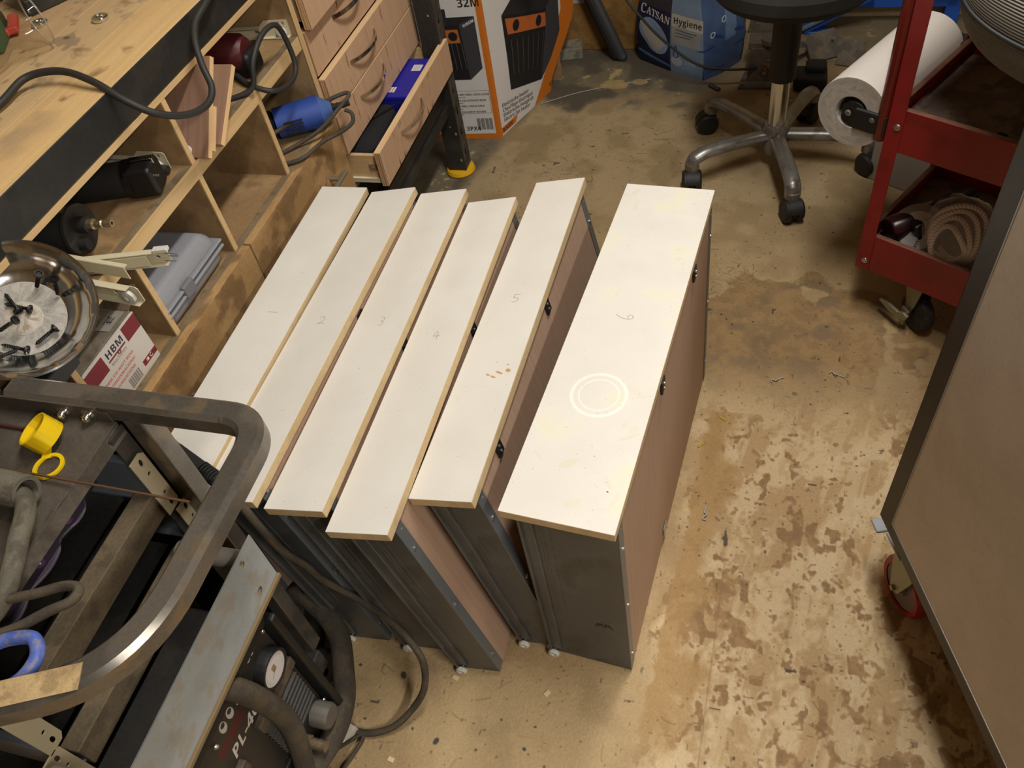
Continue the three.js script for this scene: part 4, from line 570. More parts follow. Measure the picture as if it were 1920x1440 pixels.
  const g = new THREE.BufferGeometry(); g.setAttribute('position', new THREE.Float32BufferAttribute(pos, 3)); g.setAttribute('uv', new THREE.Float32BufferAttribute(uv, 2)); g.setIndex(idx); g.computeVertexNormals();
  obj('printed_film', g, std({ map: tex, roughness: 0.35, side: THREE.DoubleSide }), t); obj('folded_top', place(bx(0.26, 0.03, 0.14, 0, 0, 0, 0.01), { pos: [cx, 0.355, cz], rot: [0, -0.5, 0] }), std({ color: 0x3d5c92, roughness: 0.4 }), t);
}
tag(obj('floor_cable', tube([[-0.53, 0.40, -2.83], [-0.475, 0.312, -2.8], [-0.43, 0.262, -2.79], [-0.375, 0.205, -2.78], [-0.317, 0.155, -2.775], [-0.262, 0.115, -2.77], [-0.21, 0.088, -2.77], [-0.153, 0.075, -2.775], [-0.071, 0.066, -2.79], [0.02, 0.05, -2.85], [0.1, 0.02, -2.95], [0.18, 0.008, -3.05]], 0.0048, 90, 8), M.cable), 'thin black cable hanging in front of the blue litter bag', 'cable');
tag(obj('pipe_stub', cyl(0.007, 0.007, 0.05, [-0.185, 0.007, -2.79], [0.75, 0, 0.66], 12), M.steelDark), 'short dark rod on the floor in front of the blue litter bag', 'rod');
tag(obj('thin_cord', tube([[-0.78, 0.003, -2.66], [-0.65, 0.003, -2.74], [-0.5, 0.003, -2.80], [-0.40, 0.003, -2.835]], 0.0022, 30, 6), std({ color: 0x8f8a7c, roughness: 0.8 })), 'thin grey cord on the dusty floor in front of the cardboard box', 'cord');
for (const [x, z, s, label] of [[-0.53, -2.80, 0.035, 'larger heap of pale sawdust on the dark floor before the leaning black tube'], [-0.44, -2.82, 0.02, 'smaller heap of pale sawdust on the dark floor, right of the larger one']]) {
  const g = new THREE.SphereGeometry(1, 24, 12, 0, 6.2832, 0, 1.57), p = g.attributes.position; for (let i = 0; i < p.count; i++) { const a = Math.atan2(p.getZ(i), p.getX(i)), k = 0.7 + 0.5 * fbm(Math.cos(a) * 3 + 9 + x * 20, Math.sin(a) * 3 + 9, 3); p.setXYZ(i, p.getX(i) * s * 1.6 * k, p.getY(i) * s * 0.28 * k, p.getZ(i) * s * k); } g.translate(x, 0.0, z); g.computeVertexNormals();
  tag(obj('sawdust_heap', g, std({ color: 0xb39a68, roughness: 1, bumpMap: BN, bumpScale: 0.002 })), label, 'sawdust', null, 'stuff');
}
const iron = std({ map: grimeTex([98, 91, 81], [84, 78, 70], [112, 100, 84], 0.25), roughness: 0.75 });
{
  const t = thing('steel_bracket', 'dark steel motor bracket with a foil patch, on the floor behind the chair column', 'bracket', [-0.02, 0, -2.82]);
  obj('base_plate', uvm(poly([[-0.065, -0.05], [0.075, -0.05], [0.075, 0.05], [-0.05, 0.05]], 0.008, 0.001, [hole(-0.05, -0.036, 0.006), hole(0.055, -0.036, 0.006)]).rotateX(-Math.PI / 2)), iron, t);
  obj('web', uvm(poly([[-0.036, 0], [0.06, 0], [0.07, 0.12], [-0.03, 0.12]], 0.012, 0.002).translate(0, 0.008, -0.004)), iron, t);
  obj('shoulder', [bx(0.12, 0.03, 0.07, 0.02, 0.135, -0.03, 0.006), cyl(0.03, 0.03, 0.016, [0.03, 0.142, -0.01], [0, 1, 0], 22)], iron, t);
  obj('arch', uvm(poly([[-0.05, 0], [0.09, 0], [0.09, 0.13], [0.02, 0.15], [-0.03, 0.1]], 0.01, 0.001, [hole(0.058, 0.07, 0.024, 0.034), hole(-0.018, 0.028, 0.005)]).translate(0, 0.15, -0.075)), iron, t);
  const ff = new THREE.PlaneGeometry(0.024, 0.062, 10, 18), fp = ff.attributes.position; for (let i = 0; i < fp.count; i++) fp.setZ(i, rr(0, 0.004)); ff.rotateZ(-0.35); ff.translate(0.024, 0.066, 0.012); ff.computeVertexNormals(); obj('foil_patch', ff.toNonIndexed(), std({ color: 0xb4aeb0, metalness: 1, roughness: 0.2, side: THREE.DoubleSide }), t);
}
for (const [x, z, ry, rx, w, h, label] of [[0.215, -2.98, 0.5, 0.8, 0.13, 0.10, 'rusty drilled steel plate leaning on the floor right of the chair column'], [0.285, -2.93, -0.3, 0.55, 0.09, 0.085, 'grey steel plate with one hole beside the paper roll'], [0.10, -3.07, 0.1, 0.1, 0.08, 0.02, 'small dark plate lying flat at the foot of the back wall']]) {
  const t = thing('scrap_plate', label, 'steel plate', [x, 0, z]); t.rotation.set(-rx, ry, 0, 'YXZ'); obj('plate', uvm(poly([[-w / 2, 0], [w * 0.4, 0], [w / 2, h * 0.5], [w * 0.36, h], [-w * 0.36, h], [-w / 2, h * 0.7]], 0.008, 0.001, [hole(w * 0.22, h * 0.55, Math.min(0.007, h * 0.2))])), iron, t);
}
tag(obj('rubber_block', [bx(0.11, 0.05, 0.10, 0.155, 0.025, -2.80, 0.012), bx(0.07, 0.03, 0.06, 0.17, 0.06, -2.82, 0.012)], M.rubber), 'black rubber lump on the floor in the shade behind the chair base', 'block');
{
  const t = thing('plank_offcut', 'tan board leaning on the back wall behind the steel bracket', 'board', [-0.02, 0, -3.2]); t.rotation.x = -0.12; obj('board', bx(0.34, 0.30, 0.016, 0, 0.15, 0, 0.001), std({ map: woodTex([176, 150, 104], [150, 124, 84], 0.5), roughness: 0.8 }), t); obj('slat', bx(0.10, 0.30, 0.012, 0.05, 0.15, 0.014, 0.001), M.pine, t);
}
{
  const t = thing('blue_frame', 'blue painted steel frame foot standing at the back right of the chair', 'frame', [0.13, 0, -3.24]); const bl = std({ color: 0x1b4fa8, roughness: 0.45 });
  obj('foot_beam', bx(0.46, 0.05, 0.05, 0.28, 0.095, 0.0, 0.003), bl, t); obj('brace', place(bx(0.26, 0.05, 0.05, 0.13, 0.02, 0, 0.003), { pos: [0.0, 0.005, 0.055], rot: [0, 0, 0.52] }), bl, t); obj('foot_plate', [place(bx(0.13, 0.012, 0.06, 0.05, 0, 0, 0.002), { pos: [0.0, 0.03, 0.06], rot: [0, 0, 0.5] })], std({ color: 0x6a7480, roughness: 0.45 }), t); obj('leg', bx(0.05, 0.6, 0.05, 0.5, 0.3, 0, 0.003), bl, t); obj('bolt', cyl(0.006, 0.006, 0.006, [0.055, 0.064, 0.07], [-0.4, 0.9, 0], 8), M.chrome, t); obj('base_strip', bx(0.09, 0.01, 0.05, 0.045, 0.005, 0.055, 0.002), bl, t);
}
tag(obj('wooden_block', bx(0.22, 0.05, 0.08, 0.62, 0.17, -3.2, 0.003), M.pine), 'pale wooden bar lying on the blue frame at the back', 'wood');
// ---------------------------------------------------------------- office chair
{
  const cx = 0.05, cz = -2.33, t = thing('office_chair', 'black office chair on a five armed chrome castor base', 'chair', [cx, 0, cz]);
  const arm = std({ map: grimeTex([150, 148, 144], [134, 132, 128], [112, 106, 98], 0.3, { grain: 6 }), roughness: 0.36, metalness: 0.7 });
  obj('hub', [lathe([[0, 0.05], [0.036, 0.052], [0.042, 0.07], [0.042, 0.13], [0.034, 0.145], [0.03, 0.145], [0, 0.145]], [0, 0, 0])], arm, t);
  obj('gas_column', lathe([[0.0, 0.13], [0.0275, 0.13], [0.0275, 0.32], [0, 0.32]], [0, 0, 0]), M.chrome, t);
  obj('column_sleeve', lathe([[0.028, 0.29], [0.036, 0.291], [0.038, 0.295], [0.040, 0.54], [0, 0.54]], [0, 0, 0]), M.black, t);
  for (let k = 0; k < 5; k++) {
    const a = (5 + 72 * k) * Math.PI / 180, d = V(Math.cos(a), 0, Math.sin(a)), R = 0.275;
    const leg = obj('leg', [flat(sweep([[0.02, 0.108, 0], [0.15, 0.118, 0], [0.235, 0.116, 0], [0.272, 0.104, 0], [R, 0.078, 0]].map(([r, y]) => [d.x * r, y, d.z * r]), Array.from({ length: 12 }, (_, i) => [0.0235 * Math.cos(i / 12 * 6.2832), 0.019 * Math.sin(i / 12 * 6.2832)]), [0, 1, 0], 0.03, 6)), lathe([[0, 0], [0.0215, 0], [0.0215, 0.022], [0, 0.03]], [d.x * R, 0.07, d.z * R], [0, 1, 0], 16)], arm, t);
    const yaw = [-0.75, -0.35, -0.15, 1.25, 0.5][k], ax = V(Math.cos(yaw), 0, Math.sin(yaw)), sd = V(-Math.sin(yaw), 0, Math.cos(yaw)).multiplyScalar(0.012);
    const ca = obj('castor', [...[-1, 1].map((s) => lathe([[0, 0], [0.026, 0], [0.0345, 0.005], [0.0345, 0.018], [0.029, 0.024], [0.011, 0.025], [0, 0.0245]], [d.x * R + sd.x + ax.x * s * 0.005, 0.0345, d.z * R + sd.z + ax.z * s * 0.005], [ax.x * s, 0, ax.z * s], 26))], std({ color: 0x1c1b1a, roughness: 0.6 }), t);
    { const hg = new THREE.CylinderGeometry(0.0365, 0.0365, 0.03, 20, 1, true, 0.2, 2.75); hg.rotateZ(Math.PI / 2); hg.rotateY(-yaw); hg.translate(d.x * R + sd.x, 0.0345, d.z * R + sd.z); obj('guard', hg, M.hoodMat ||= std({ color: 0x1f1e1d, roughness: 0.6, side: THREE.DoubleSide }), ca); }
    obj('hood', [cyl(0.011, 0.011, 0.03, [d.x * R, 0.05, d.z * R], [0, 1, 0], 12), cyl(0.029, 0.029, 0.008, [d.x * R + sd.x - ax.x * 0.004, 0.037, d.z * R + sd.z - ax.z * 0.004], [ax.x, 0, ax.z], 20)], M.black, ca);
  }
  obj('seat', lathe([[0, 0.535], [0.15, 0.535], [0.2, 0.55], [0.222, 0.575], [0.222, 0.605], [0.19, 0.63], [0, 0.635]], [-0.0, 0, -0.0], [0, 1, 0], 40), std({ color: 0x1d1b18, roughness: 0.85 }), t); obj('seat_plate', bx(0.16, 0.03, 0.2, 0, 0.525, 0, 0.006), M.black, t);
}
// ---------------------------------------------------------------- red tool trolley
const CT = { pos: [0.265, 0, -1.69], turn: -0.534 };
{
  const t = thing('tool_trolley', 'red steel tool trolley on castors with two open trays', 'trolley', CT.pos, CT.turn); const red = std({ map: grimeTex([136, 30, 29], [128, 26, 25], [118, 28, 25], 0.5, { grain: 5 }), roughness: 0.4 });
  const W = 0.62, D = 0.36;
  for (const [x, s] of [[0, 1], [W, -1]]) for (const [z, q] of [[0, -1], [-D, 1]]) obj('post', [bx(0.032, 0.78, 0.002, x + s * 0.016, 0.54, z + (q < 0 ? 0.001 : -0.001), 0, 'y'), bx(0.002, 0.78, 0.032, x + s * 0.001 - s * 0.002, 0.54, z + q * 0.016, 0, 'y')], red, t);
  for (const [y0, y1] of [[0.15, 0.254], [0.486, 0.586], [0.83, 0.93]]) {
    const tr = obj('tray', [bx(W - 0.004, 0.003, D - 0.004, W / 2, y0 + 0.055, -D / 2), bx(W, y1 - y0, 0.003, W / 2, (y0 + y1) / 2, -0.0015, 0.001), bx(W, y1 - y0, 0.003, W / 2, (y0 + y1) / 2, -D + 0.0015, 0.001), bx(0.003, y1 - y0, D, 0.0015, (y0 + y1) / 2, -D / 2, 0.001), bx(0.003, y1 - y0, D, W - 0.0015, (y0 + y1) / 2, -D / 2, 0.001)], red, t);
    obj('rolled_rim', [bx(W, 0.004, 0.012, W / 2, y1 - 0.001, -0.007, 0.0015), bx(0.012, 0.004, D, 0.007, y1 - 0.001, -D / 2, 0.0015)], std({ map: grimeTex([122, 82, 62], [110, 70, 52], [96, 66, 50], 0.2), roughness: 0.6 }), tr);
    obj('mat', bx(W - 0.02, 0.003, D - 0.02, W / 2, y0 + 0.058, -D / 2), std({ map: grimeTex([110, 92, 80], [92, 76, 66], [70, 58, 50], 0.3), roughness: 0.85 }), tr);
  }
  for (const [x, y] of [[0.02, 0.177], [0.021, 0.545], [W - 0.02, 0.177]]) obj('screw', [lathe([[0, 0.003], [0.003, 0.0035], [0.0068, 0.002], [0.0075, 0], [0, 0]], [x, y, 0.0022], [0, 0, 1], 20), cyl(0.0022, 0.0022, 0.001, [x, y, 0.005], [0, 0, 1], 6)], M.zinc, t);
  obj('corner_tube', lathe([[0, 0], [0.012, 0.001], [0.0135, 0.004], [0.0135, 0.43], [0, 0.43]], [-0.0145, 0.5, -0.006], [0, 1, 0], 24), std({ color: 0x781a18, roughness: 0.3 }), t);
  for (const z of [-0.03, -0.35]) obj('roll_holder', bx(0.03, 0.06, 0.05, -0.018, 0.545, z, 0.003), M.black, t);
  for (const [x, z, lock] of [[0.13, -0.045, 1], [0.06, -D + 0.05, 0], [W - 0.08, -0.06, 0], [W - 0.08, -D + 0.05, 0]]) {
    const c = obj('castor', lathe([[0.012, -0.016], [0.03, -0.016], [0.047, -0.013], [0.0525, -0.005], [0.0525, 0.005], [0.047, 0.013], [0.03, 0.016], [0.012, 0.016]], [x + 0.034, 0.0525, z + 0.006], [-0.5, 0, 0.866], 34), std({ map: grimeTex([40, 38, 35], [30, 29, 27], [62, 56, 48], 0.1), roughness: 0.75 }), t);
    obj('hub', lathe([[0, -0.018], [0.014, -0.018], [0.022, -0.012], [0.022, 0.012], [0.014, 0.018], [0, 0.018]], [x + 0.034, 0.0525, z + 0.006], [-0.5, 0, 0.866], 18), M.black, c);
    const zinc = M.fork ||= std({ color: 0x8e8a72, roughness: 0.4, metalness: 0.45 });
    const fg = uvm(poly([[-0.030, 0.09], [0.026, 0.09], [0.016, 0.035], [0.006, 0], [-0.006, 0], [-0.020, 0.05]], 0.003, 0.001)); for (const s of [1, -1]) obj('fork', place(fg.clone(), { pos: [x + 0.026 - 0.5 * s * 0.021, 0.052, z + 0.002 + 0.866 * s * 0.021], rot: [0, -0.524, 0] }), zinc, c);
    obj('swivel', [cyl(0.026, 0.026, 0.01, [x + 0.005, 0.138, z], [0, 1, 0], 24), bx(0.07, 0.004, 0.06, x, 0.148, z, 0.001)], zinc, c);
    if (lock) obj('brake_lever', [place(uvm(poly([[-0.06, 0.006], [-0.035, -0.004], [0.0, -0.012], [0.025, 0.0], [0.028, 0.012], [0.016, 0.016], [0.0, 0.008], [-0.03, 0.012]], 0.006, 0.001)), { pos: [x + 0.0, 0.05, z + 0.035], rot: [0, -0.3, 0] }), place(uvm(poly([[-0.01, 0.02], [0.014, 0.02], [0.006, -0.03], [-0.004, -0.03]], 0.004, 0.001)), { pos: [x + 0.012, 0.05, z + 0.03], rot: [0, -0.524, 0] })], zinc, c);
  }
}
{
  const t = thing('white_box', 'plain pale grey box on the floor behind the red trolley', 'box', [0.50, 0, -2.26], -0.534); obj('body', bx(0.3, 0.24, 0.16, 0, 0.12, 0, 0.004), std({ color: 0x9d978e, roughness: 0.7 }), t); obj('lid_line', bx(0.302, 0.003, 0.162, 0, 0.2, 0, 0.001), std({ color: 0x6e6a64 }), t);
}
const onCart = (name, label, cat, [x, y, z], group) => { const c = Math.cos(CT.turn), s = Math.sin(CT.turn); return thing(name, label, cat, [CT.pos[0] + c * x + s * z, y, CT.pos[2] - s * x + c * z], CT.turn, group); };
{
  const t = onCart('paper_roll', 'wide roll of white wiping paper on a black holder beside the trolley', 'paper roll', [-0.085, 0.545, 0]);
  const paper = std({ color: 0xd2ccc4, roughness: 0.9 }), endm = std({ map: grimeTex([176, 170, 162], [166, 160, 152], [142, 136, 130], 0.16, { k: 0.5 }), roughness: 0.95 });
  obj('paper', lathe([[0.08, 0.0], [0.0805, 0.002], [0.0805, 0.338], [0.08, 0.34]], [0, 0, 0.0], [0, 0, -1], 64), paper, t); obj('end_face', [lathe([[0.037, 0.34], [0.037, 0.0005], [0.08, 0.0]], [0, 0, 0], [0, 0, -1], 64), lathe([[0.08, 0.34], [0.037, 0.34]], [0, 0, 0], [0, 0, -1], 64)], Object.assign(endm, { side: THREE.DoubleSide }), t);
  obj('core_plug', lathe([[0, 0.002], [0.027, 0.002], [0.031, 0.008], [0.031, 0.05], [0, 0.05]], [0.0045, -0.003, 0], [0, 0, -1], 30), M.black, t); obj('holder_arm', [bx(0.075, 0.05, 0.012, 0.045, -0.008, 0.0, 0.005)], M.black, t);
  for (const x of [-0.006, 0.05]) obj('screw', lathe([[0, 0.005], [0.005, 0.005], [0.007, 0.003], [0.007, 0], [0, 0]], [x, 0, 0.002], [0, 0, 1], 16), M.zinc, t);
}
{
  const t = onCart('spray_can', 'dark red can lying against the left post in the lower trolley tray', 'can', [0.035, 0.25, -0.085]); t.rotation.y += -0.35;
  obj('body', lathe([[0, 0], [0.028, 0.002], [0.032, 0.008], [0.032, 0.12], [0.026, 0.14], [0.014, 0.155], [0.012, 0.19], [0, 0.19]], [0.02, 0, 0.04], [0.2, 0.12, -1], 30), std({ color: 0x2c070b, roughness: 0.3 }), t); obj('cap', cyl(0.0145, 0.0145, 0.03, [0.056, 0.022, -0.14], [0.2, 0.12, -1], 18), M.black, t);
}
{
  const t = onCart('spray_can', 'glossy black can lying behind the round disc in the lower trolley tray', 'can', [0.085, 0.245, -0.06]); t.rotation.set(-1.35, CT.turn - 0.35, 0, 'YXZ');
  obj('body', lathe([[0, 0], [0.03, 0.002], [0.034, 0.008], [0.034, 0.13], [0.02, 0.155], [0, 0.156]], [0, 0, 0], [0, 1, 0], 28), std({ color: 0x100f10, roughness: 0.25 }), t); obj('cap', lathe([[0.014, 0.155], [0.016, 0.157], [0.016, 0.185], [0, 0.187]], [0, 0, 0], [0, 1, 0], 20), M.black, t);
}
{
  const t = onCart('grinding_disc', 'round grey cutting disc with printed lettering standing in the lower trolley tray', 'disc', [0.10, 0.222, -0.035]);
  const g = new THREE.CylinderGeometry(0.062, 0.062, 0.004, 48); g.rotateX(Math.PI / 2); t.rotation.set(-0.6, CT.turn, 0, 'YXZ');
  const face = ctex(256, 256, (q) => { q.fillStyle = '#7c756a'; q.fillRect(0, 0, 256, 256); q.fillStyle = '#b0aba6'; q.beginPath(); q.arc(128, 128, 92, 0, 7); q.fill(); q.fillStyle = '#7c756a'; q.beginPath(); q.arc(128, 128, 34, 0, 7); q.fill(); q.fillStyle = '#2a2827'; q.font = 'bold 34px sans-serif'; q.fillText('PRO', 96, 72); q.font = 'bold 22px sans-serif'; q.fillText('TC', 50, 120); q.fillText('MAX', 160, 112); q.beginPath(); q.arc(128, 128, 16, 0, 7); q.fill(); });
  g.translate(0, 0.05, 0); obj('disc', g, std({ map: face, roughness: 0.85 }), t); obj('arbor_ring', new THREE.TorusGeometry(0.01, 0.0018, 8, 24).translate(0, 0.05, 0.0025), M.zinc, t);
}
{
  const t = onCart('rope_coil', 'coil of pale braided rope in clear plastic on the lower trolley tray', 'rope', [0.185, 0.212, -0.06]);
  for (let k = 0; k < 4; k++) { const R = 0.042 + k * 0.0085, pts = []; for (let i = 0; i < 14; i++) { const a = i / 14 * 6.2832; pts.push([R * 0.86 * Math.cos(a), 0.068 + R * 1.12 * Math.sin(a) + 0.004 * k, 0.012 * Math.sin(a * 2 + k) - 0.012 * k + 0.03]); } obj('rope_turn', tube(pts, 0.0058, 90, 8, true), M.rope ||= std({ map: (() => { const q = dtex(256, 32, (u, v) => { const s = (u * 40 + v * 2) % 1, c = 158 + 60 * Math.sin(s * 3.14) ; return [c, c * 0.95, c * 0.88]; }); return metres(q, 0.3, 0.036); })(), roughness: 0.8 }), t); }
  const bag = new THREE.SphereGeometry(1, 30, 20), p = bag.attributes.position; for (let i = 0; i < p.count; i++) { const k = 0.92 + 0.16 * fbm(p.getX(i) * 2.4 + 5, p.getY(i) * 2.4 + p.getZ(i) * 2 + 5, 3); p.setXYZ(i, 0.008 + p.getX(i) * 0.082 * k, 0.09 + p.getY(i) * 0.088 * k, p.getZ(i) * 0.06 * k); } bag.computeVertexNormals();
  obj('clear_bag', bag, phy({ color: 0xf2ecec, transmission: 0.92, roughness: 0.12, thickness: 0, ior: 1.3 }), t);
}
{
  const t = onCart('hex_key', 'black tool with a forked end lying on the middle trolley tray', 'tool', [0.22, 0.553, -0.05]); t.rotation.y += -0.05;
  obj('handle', bx(0.12, 0.012, 0.016, 0.06, 0.006, 0, 0.004), M.black, t); obj('jaw', [bx(0.03, 0.01, 0.01, -0.012, 0.006, 0.006, 0.003), bx(0.02, 0.01, 0.008, -0.012, 0.006, -0.008, 0.003)], M.black, t);
}
{
  const t = onCart('mesh_seat', 'rounded grey ribbed mesh cushion hanging over the front of the red trolley', 'cushion', [0.375, 0.93, 0.10]); t.rotation.x = 0.25; 
  const rib = std({ color: 0x5c574f, roughness: 0.45, bumpScale: 0.0022, bumpMap: metres(dtex(64, 256, (u, v) => { const c = 255 * Math.abs((v * 32) % 1 - 0.5) * 2; return [c, c, c]; }, false), 0.1, 0.128) });
  const g = new THREE.SphereGeometry(1, 48, 32), p = g.attributes.position, uv = g.attributes.uv; for (let i = 0; i < p.count; i++) { const s = (q) => Math.sign(q) * Math.pow(Math.abs(q), 0.72); const x = s(p.getX(i)) * 0.25, y = p.getY(i) * 0.135, z = s(p.getZ(i)) * 0.17; p.setXYZ(i, x, y, z); uv.setXY(i, x, Math.atan2(y, z) * 0.14); } g.computeVertexNormals(); obj('mesh_cover', g, rib, t);
  obj('piping', tube(Array.from({ length: 24 }, (_, i) => { const a = i / 24 * 6.2832, s = (q) => Math.sign(q) * Math.pow(Math.abs(q), 0.72); return [s(Math.cos(a)) * 0.252, 0, s(Math.sin(a)) * 0.172]; }), 0.004, 120, 8, true), M.black, t);
}
// ---------------------------------------------------------------- steel cabinet on castors at the right
{
  const t = thing('steel_cabinet', 'grey panelled cabinet in a black angle steel frame on red castors', 'cabinet', [0.281, 0, -0.908], -1.231); const W = 0.92, D = 0.55, Y0 = 0.233, Y1 = 1.04;
  const fr = std({ map: grimeTex([30, 29, 27], [25, 24, 22], [38, 35, 30], 0.4, { grain: 6 }), roughness: 0.42 });
  for (const x of [0.0, W]) for (const z of [0, -D]) obj('frame_post', [bx(0.038, Y1 - Y0, 0.003, x + (x ? -0.019 : 0.019), (Y0 + Y1) / 2, z + (z ? 0.0015 : -0.0015), 0.001, 'y'), bx(0.003, Y1 - Y0, 0.03, x + (x ? -0.0015 : 0.0015), (Y0 + Y1) / 2, z + (z ? 0.015 : -0.015), 0.001, 'y')], fr, t);
  for (const y of [Y0 + 0.015, Y1 - 0.015]) for (const z of [0, -D]) obj('frame_rail', [bx(W - 0.076, 0.03, 0.003, W / 2, y, z + (z ? 0.0015 : -0.0015), 0.001), bx(W, 0.003, 0.03, W / 2, y + (y > 0.6 ? 0.0135 : -0.0135), z + (z ? 0.015 : -0.015), 0.001)], fr, t);
  for (const x of [0.0015, W - 0.0015]) for (const y of [Y0 + 0.015, Y1 - 0.015]) obj('frame_rail', bx(0.003, 0.03, D - 0.06, x, y, -D / 2, 0.001, 'z'), fr, t);
  const pan = std({ map: grimeTex([192, 182, 171], [186, 176, 165], [178, 167, 156], 0.5, { grain: 8, k: 0.4 }), roughness: 0.45 });
  obj('side_panel', bx(W - 0.086, Y1 - Y0 - 0.074, 0.012, W / 2, (Y0 + Y1) / 2, -0.004, 0.002, 'y'), pan, t).userData.label = 'plain grey panel facing the drawers'; obj('panel_edge', [bx(W - 0.083, 0.003, 0.004, W / 2, Y0 + 0.036, 0.001, 0.001), bx(0.003, Y1 - Y0 - 0.072, 0.004, 0.0425, (Y0 + Y1) / 2, 0.001, 0.001)], std({ color: 0x9a9a9a, roughness: 0.35, metalness: 0.5 }), t);
  obj('end_panel', bx(0.01, Y1 - Y0 - 0.06, D - 0.06, 0.012, (Y0 + Y1) / 2, -D / 2, 0.001), pan, t); obj('end_panel', bx(0.01, Y1 - Y0 - 0.06, D - 0.06, W - 0.012, (Y0 + Y1) / 2, -D / 2, 0.001), pan, t); obj('back_panel', bx(W - 0.06, Y1 - Y0 - 0.06, 0.01, W / 2, (Y0 + Y1) / 2, -D + 0.012, 0.001), pan, t); obj('bottom_panel', bx(W - 0.02, 0.006, D - 0.02, W / 2, Y0 + 0.006, -D / 2), fr, t); obj('top_panel', bx(W - 0.004, 0.012, D - 0.004, W / 2, Y1 - 0.004, -D / 2, 0.002), M.steelDark, t);
  for (const [x, z, col] of [[0.065, -0.062, 1], [W - 0.08, -0.075, 1], [0.075, -D + 0.075, 0], [W - 0.08, -D + 0.075, 0]]) {
    const c = obj('castor', lathe([[0.048, -0.016], [0.058, -0.016], [0.0625, -0.010], [0.0625, 0.010], [0.058, 0.016], [0.048, 0.016]], [x, 0.0625, z], [0.1, 0, 1], 44), col ? std({ color: 0x8c1414, roughness: 0.45 }) : M.rubber, t); if (col) c.userData.label = 'red castor tyre';
    obj('wheel_centre', lathe([[0, -0.019], [0.016, -0.019], [0.018, -0.012], [0.048, -0.014], [0.048, 0.014], [0.018, 0.012], [0.016, 0.019], [0, 0.019]], [x, 0.0625, z], [0.1, 0, 1], 36), std({ color: 0x6d5f5b, roughness: 0.55 }), c);
    for (const s of [1, -1]) obj('fork', place(uvm(poly([[-0.038, 0.128], [0.038, 0.128], [0.03, 0.06], [0.012, -0.01], [0, -0.016], [-0.012, -0.01], [-0.03, 0.06]], 0.004, 0.001)), { pos: [x, 0.068, z + s * 0.024 - 0.002], rot: [0, 0.1, 0] }), M.fork, c);
    obj('axle', [cyl(0.006, 0.006, 0.065, [x, 0.0625, z - 0.0325], [0.0, 0, 1], 10), bx(0.1, 0.005, 0.09, x, 0.2265, z, 0.001), cyl(0.034, 0.034, 0.022, [x, 0.198, z], [0, 1, 0], 26)], M.fork, c);
    if (col && x < 0.2) obj('brake_pedal', [bx(0.03, 0.008, 0.045, x - 0.085, 0.155, z + 0.028, 0.003), bx(0.06, 0.006, 0.016, x - 0.04, 0.15, z + 0.024, 0.002)], std({ color: 0xa4aab0, roughness: 0.5 }), c);
  }
}
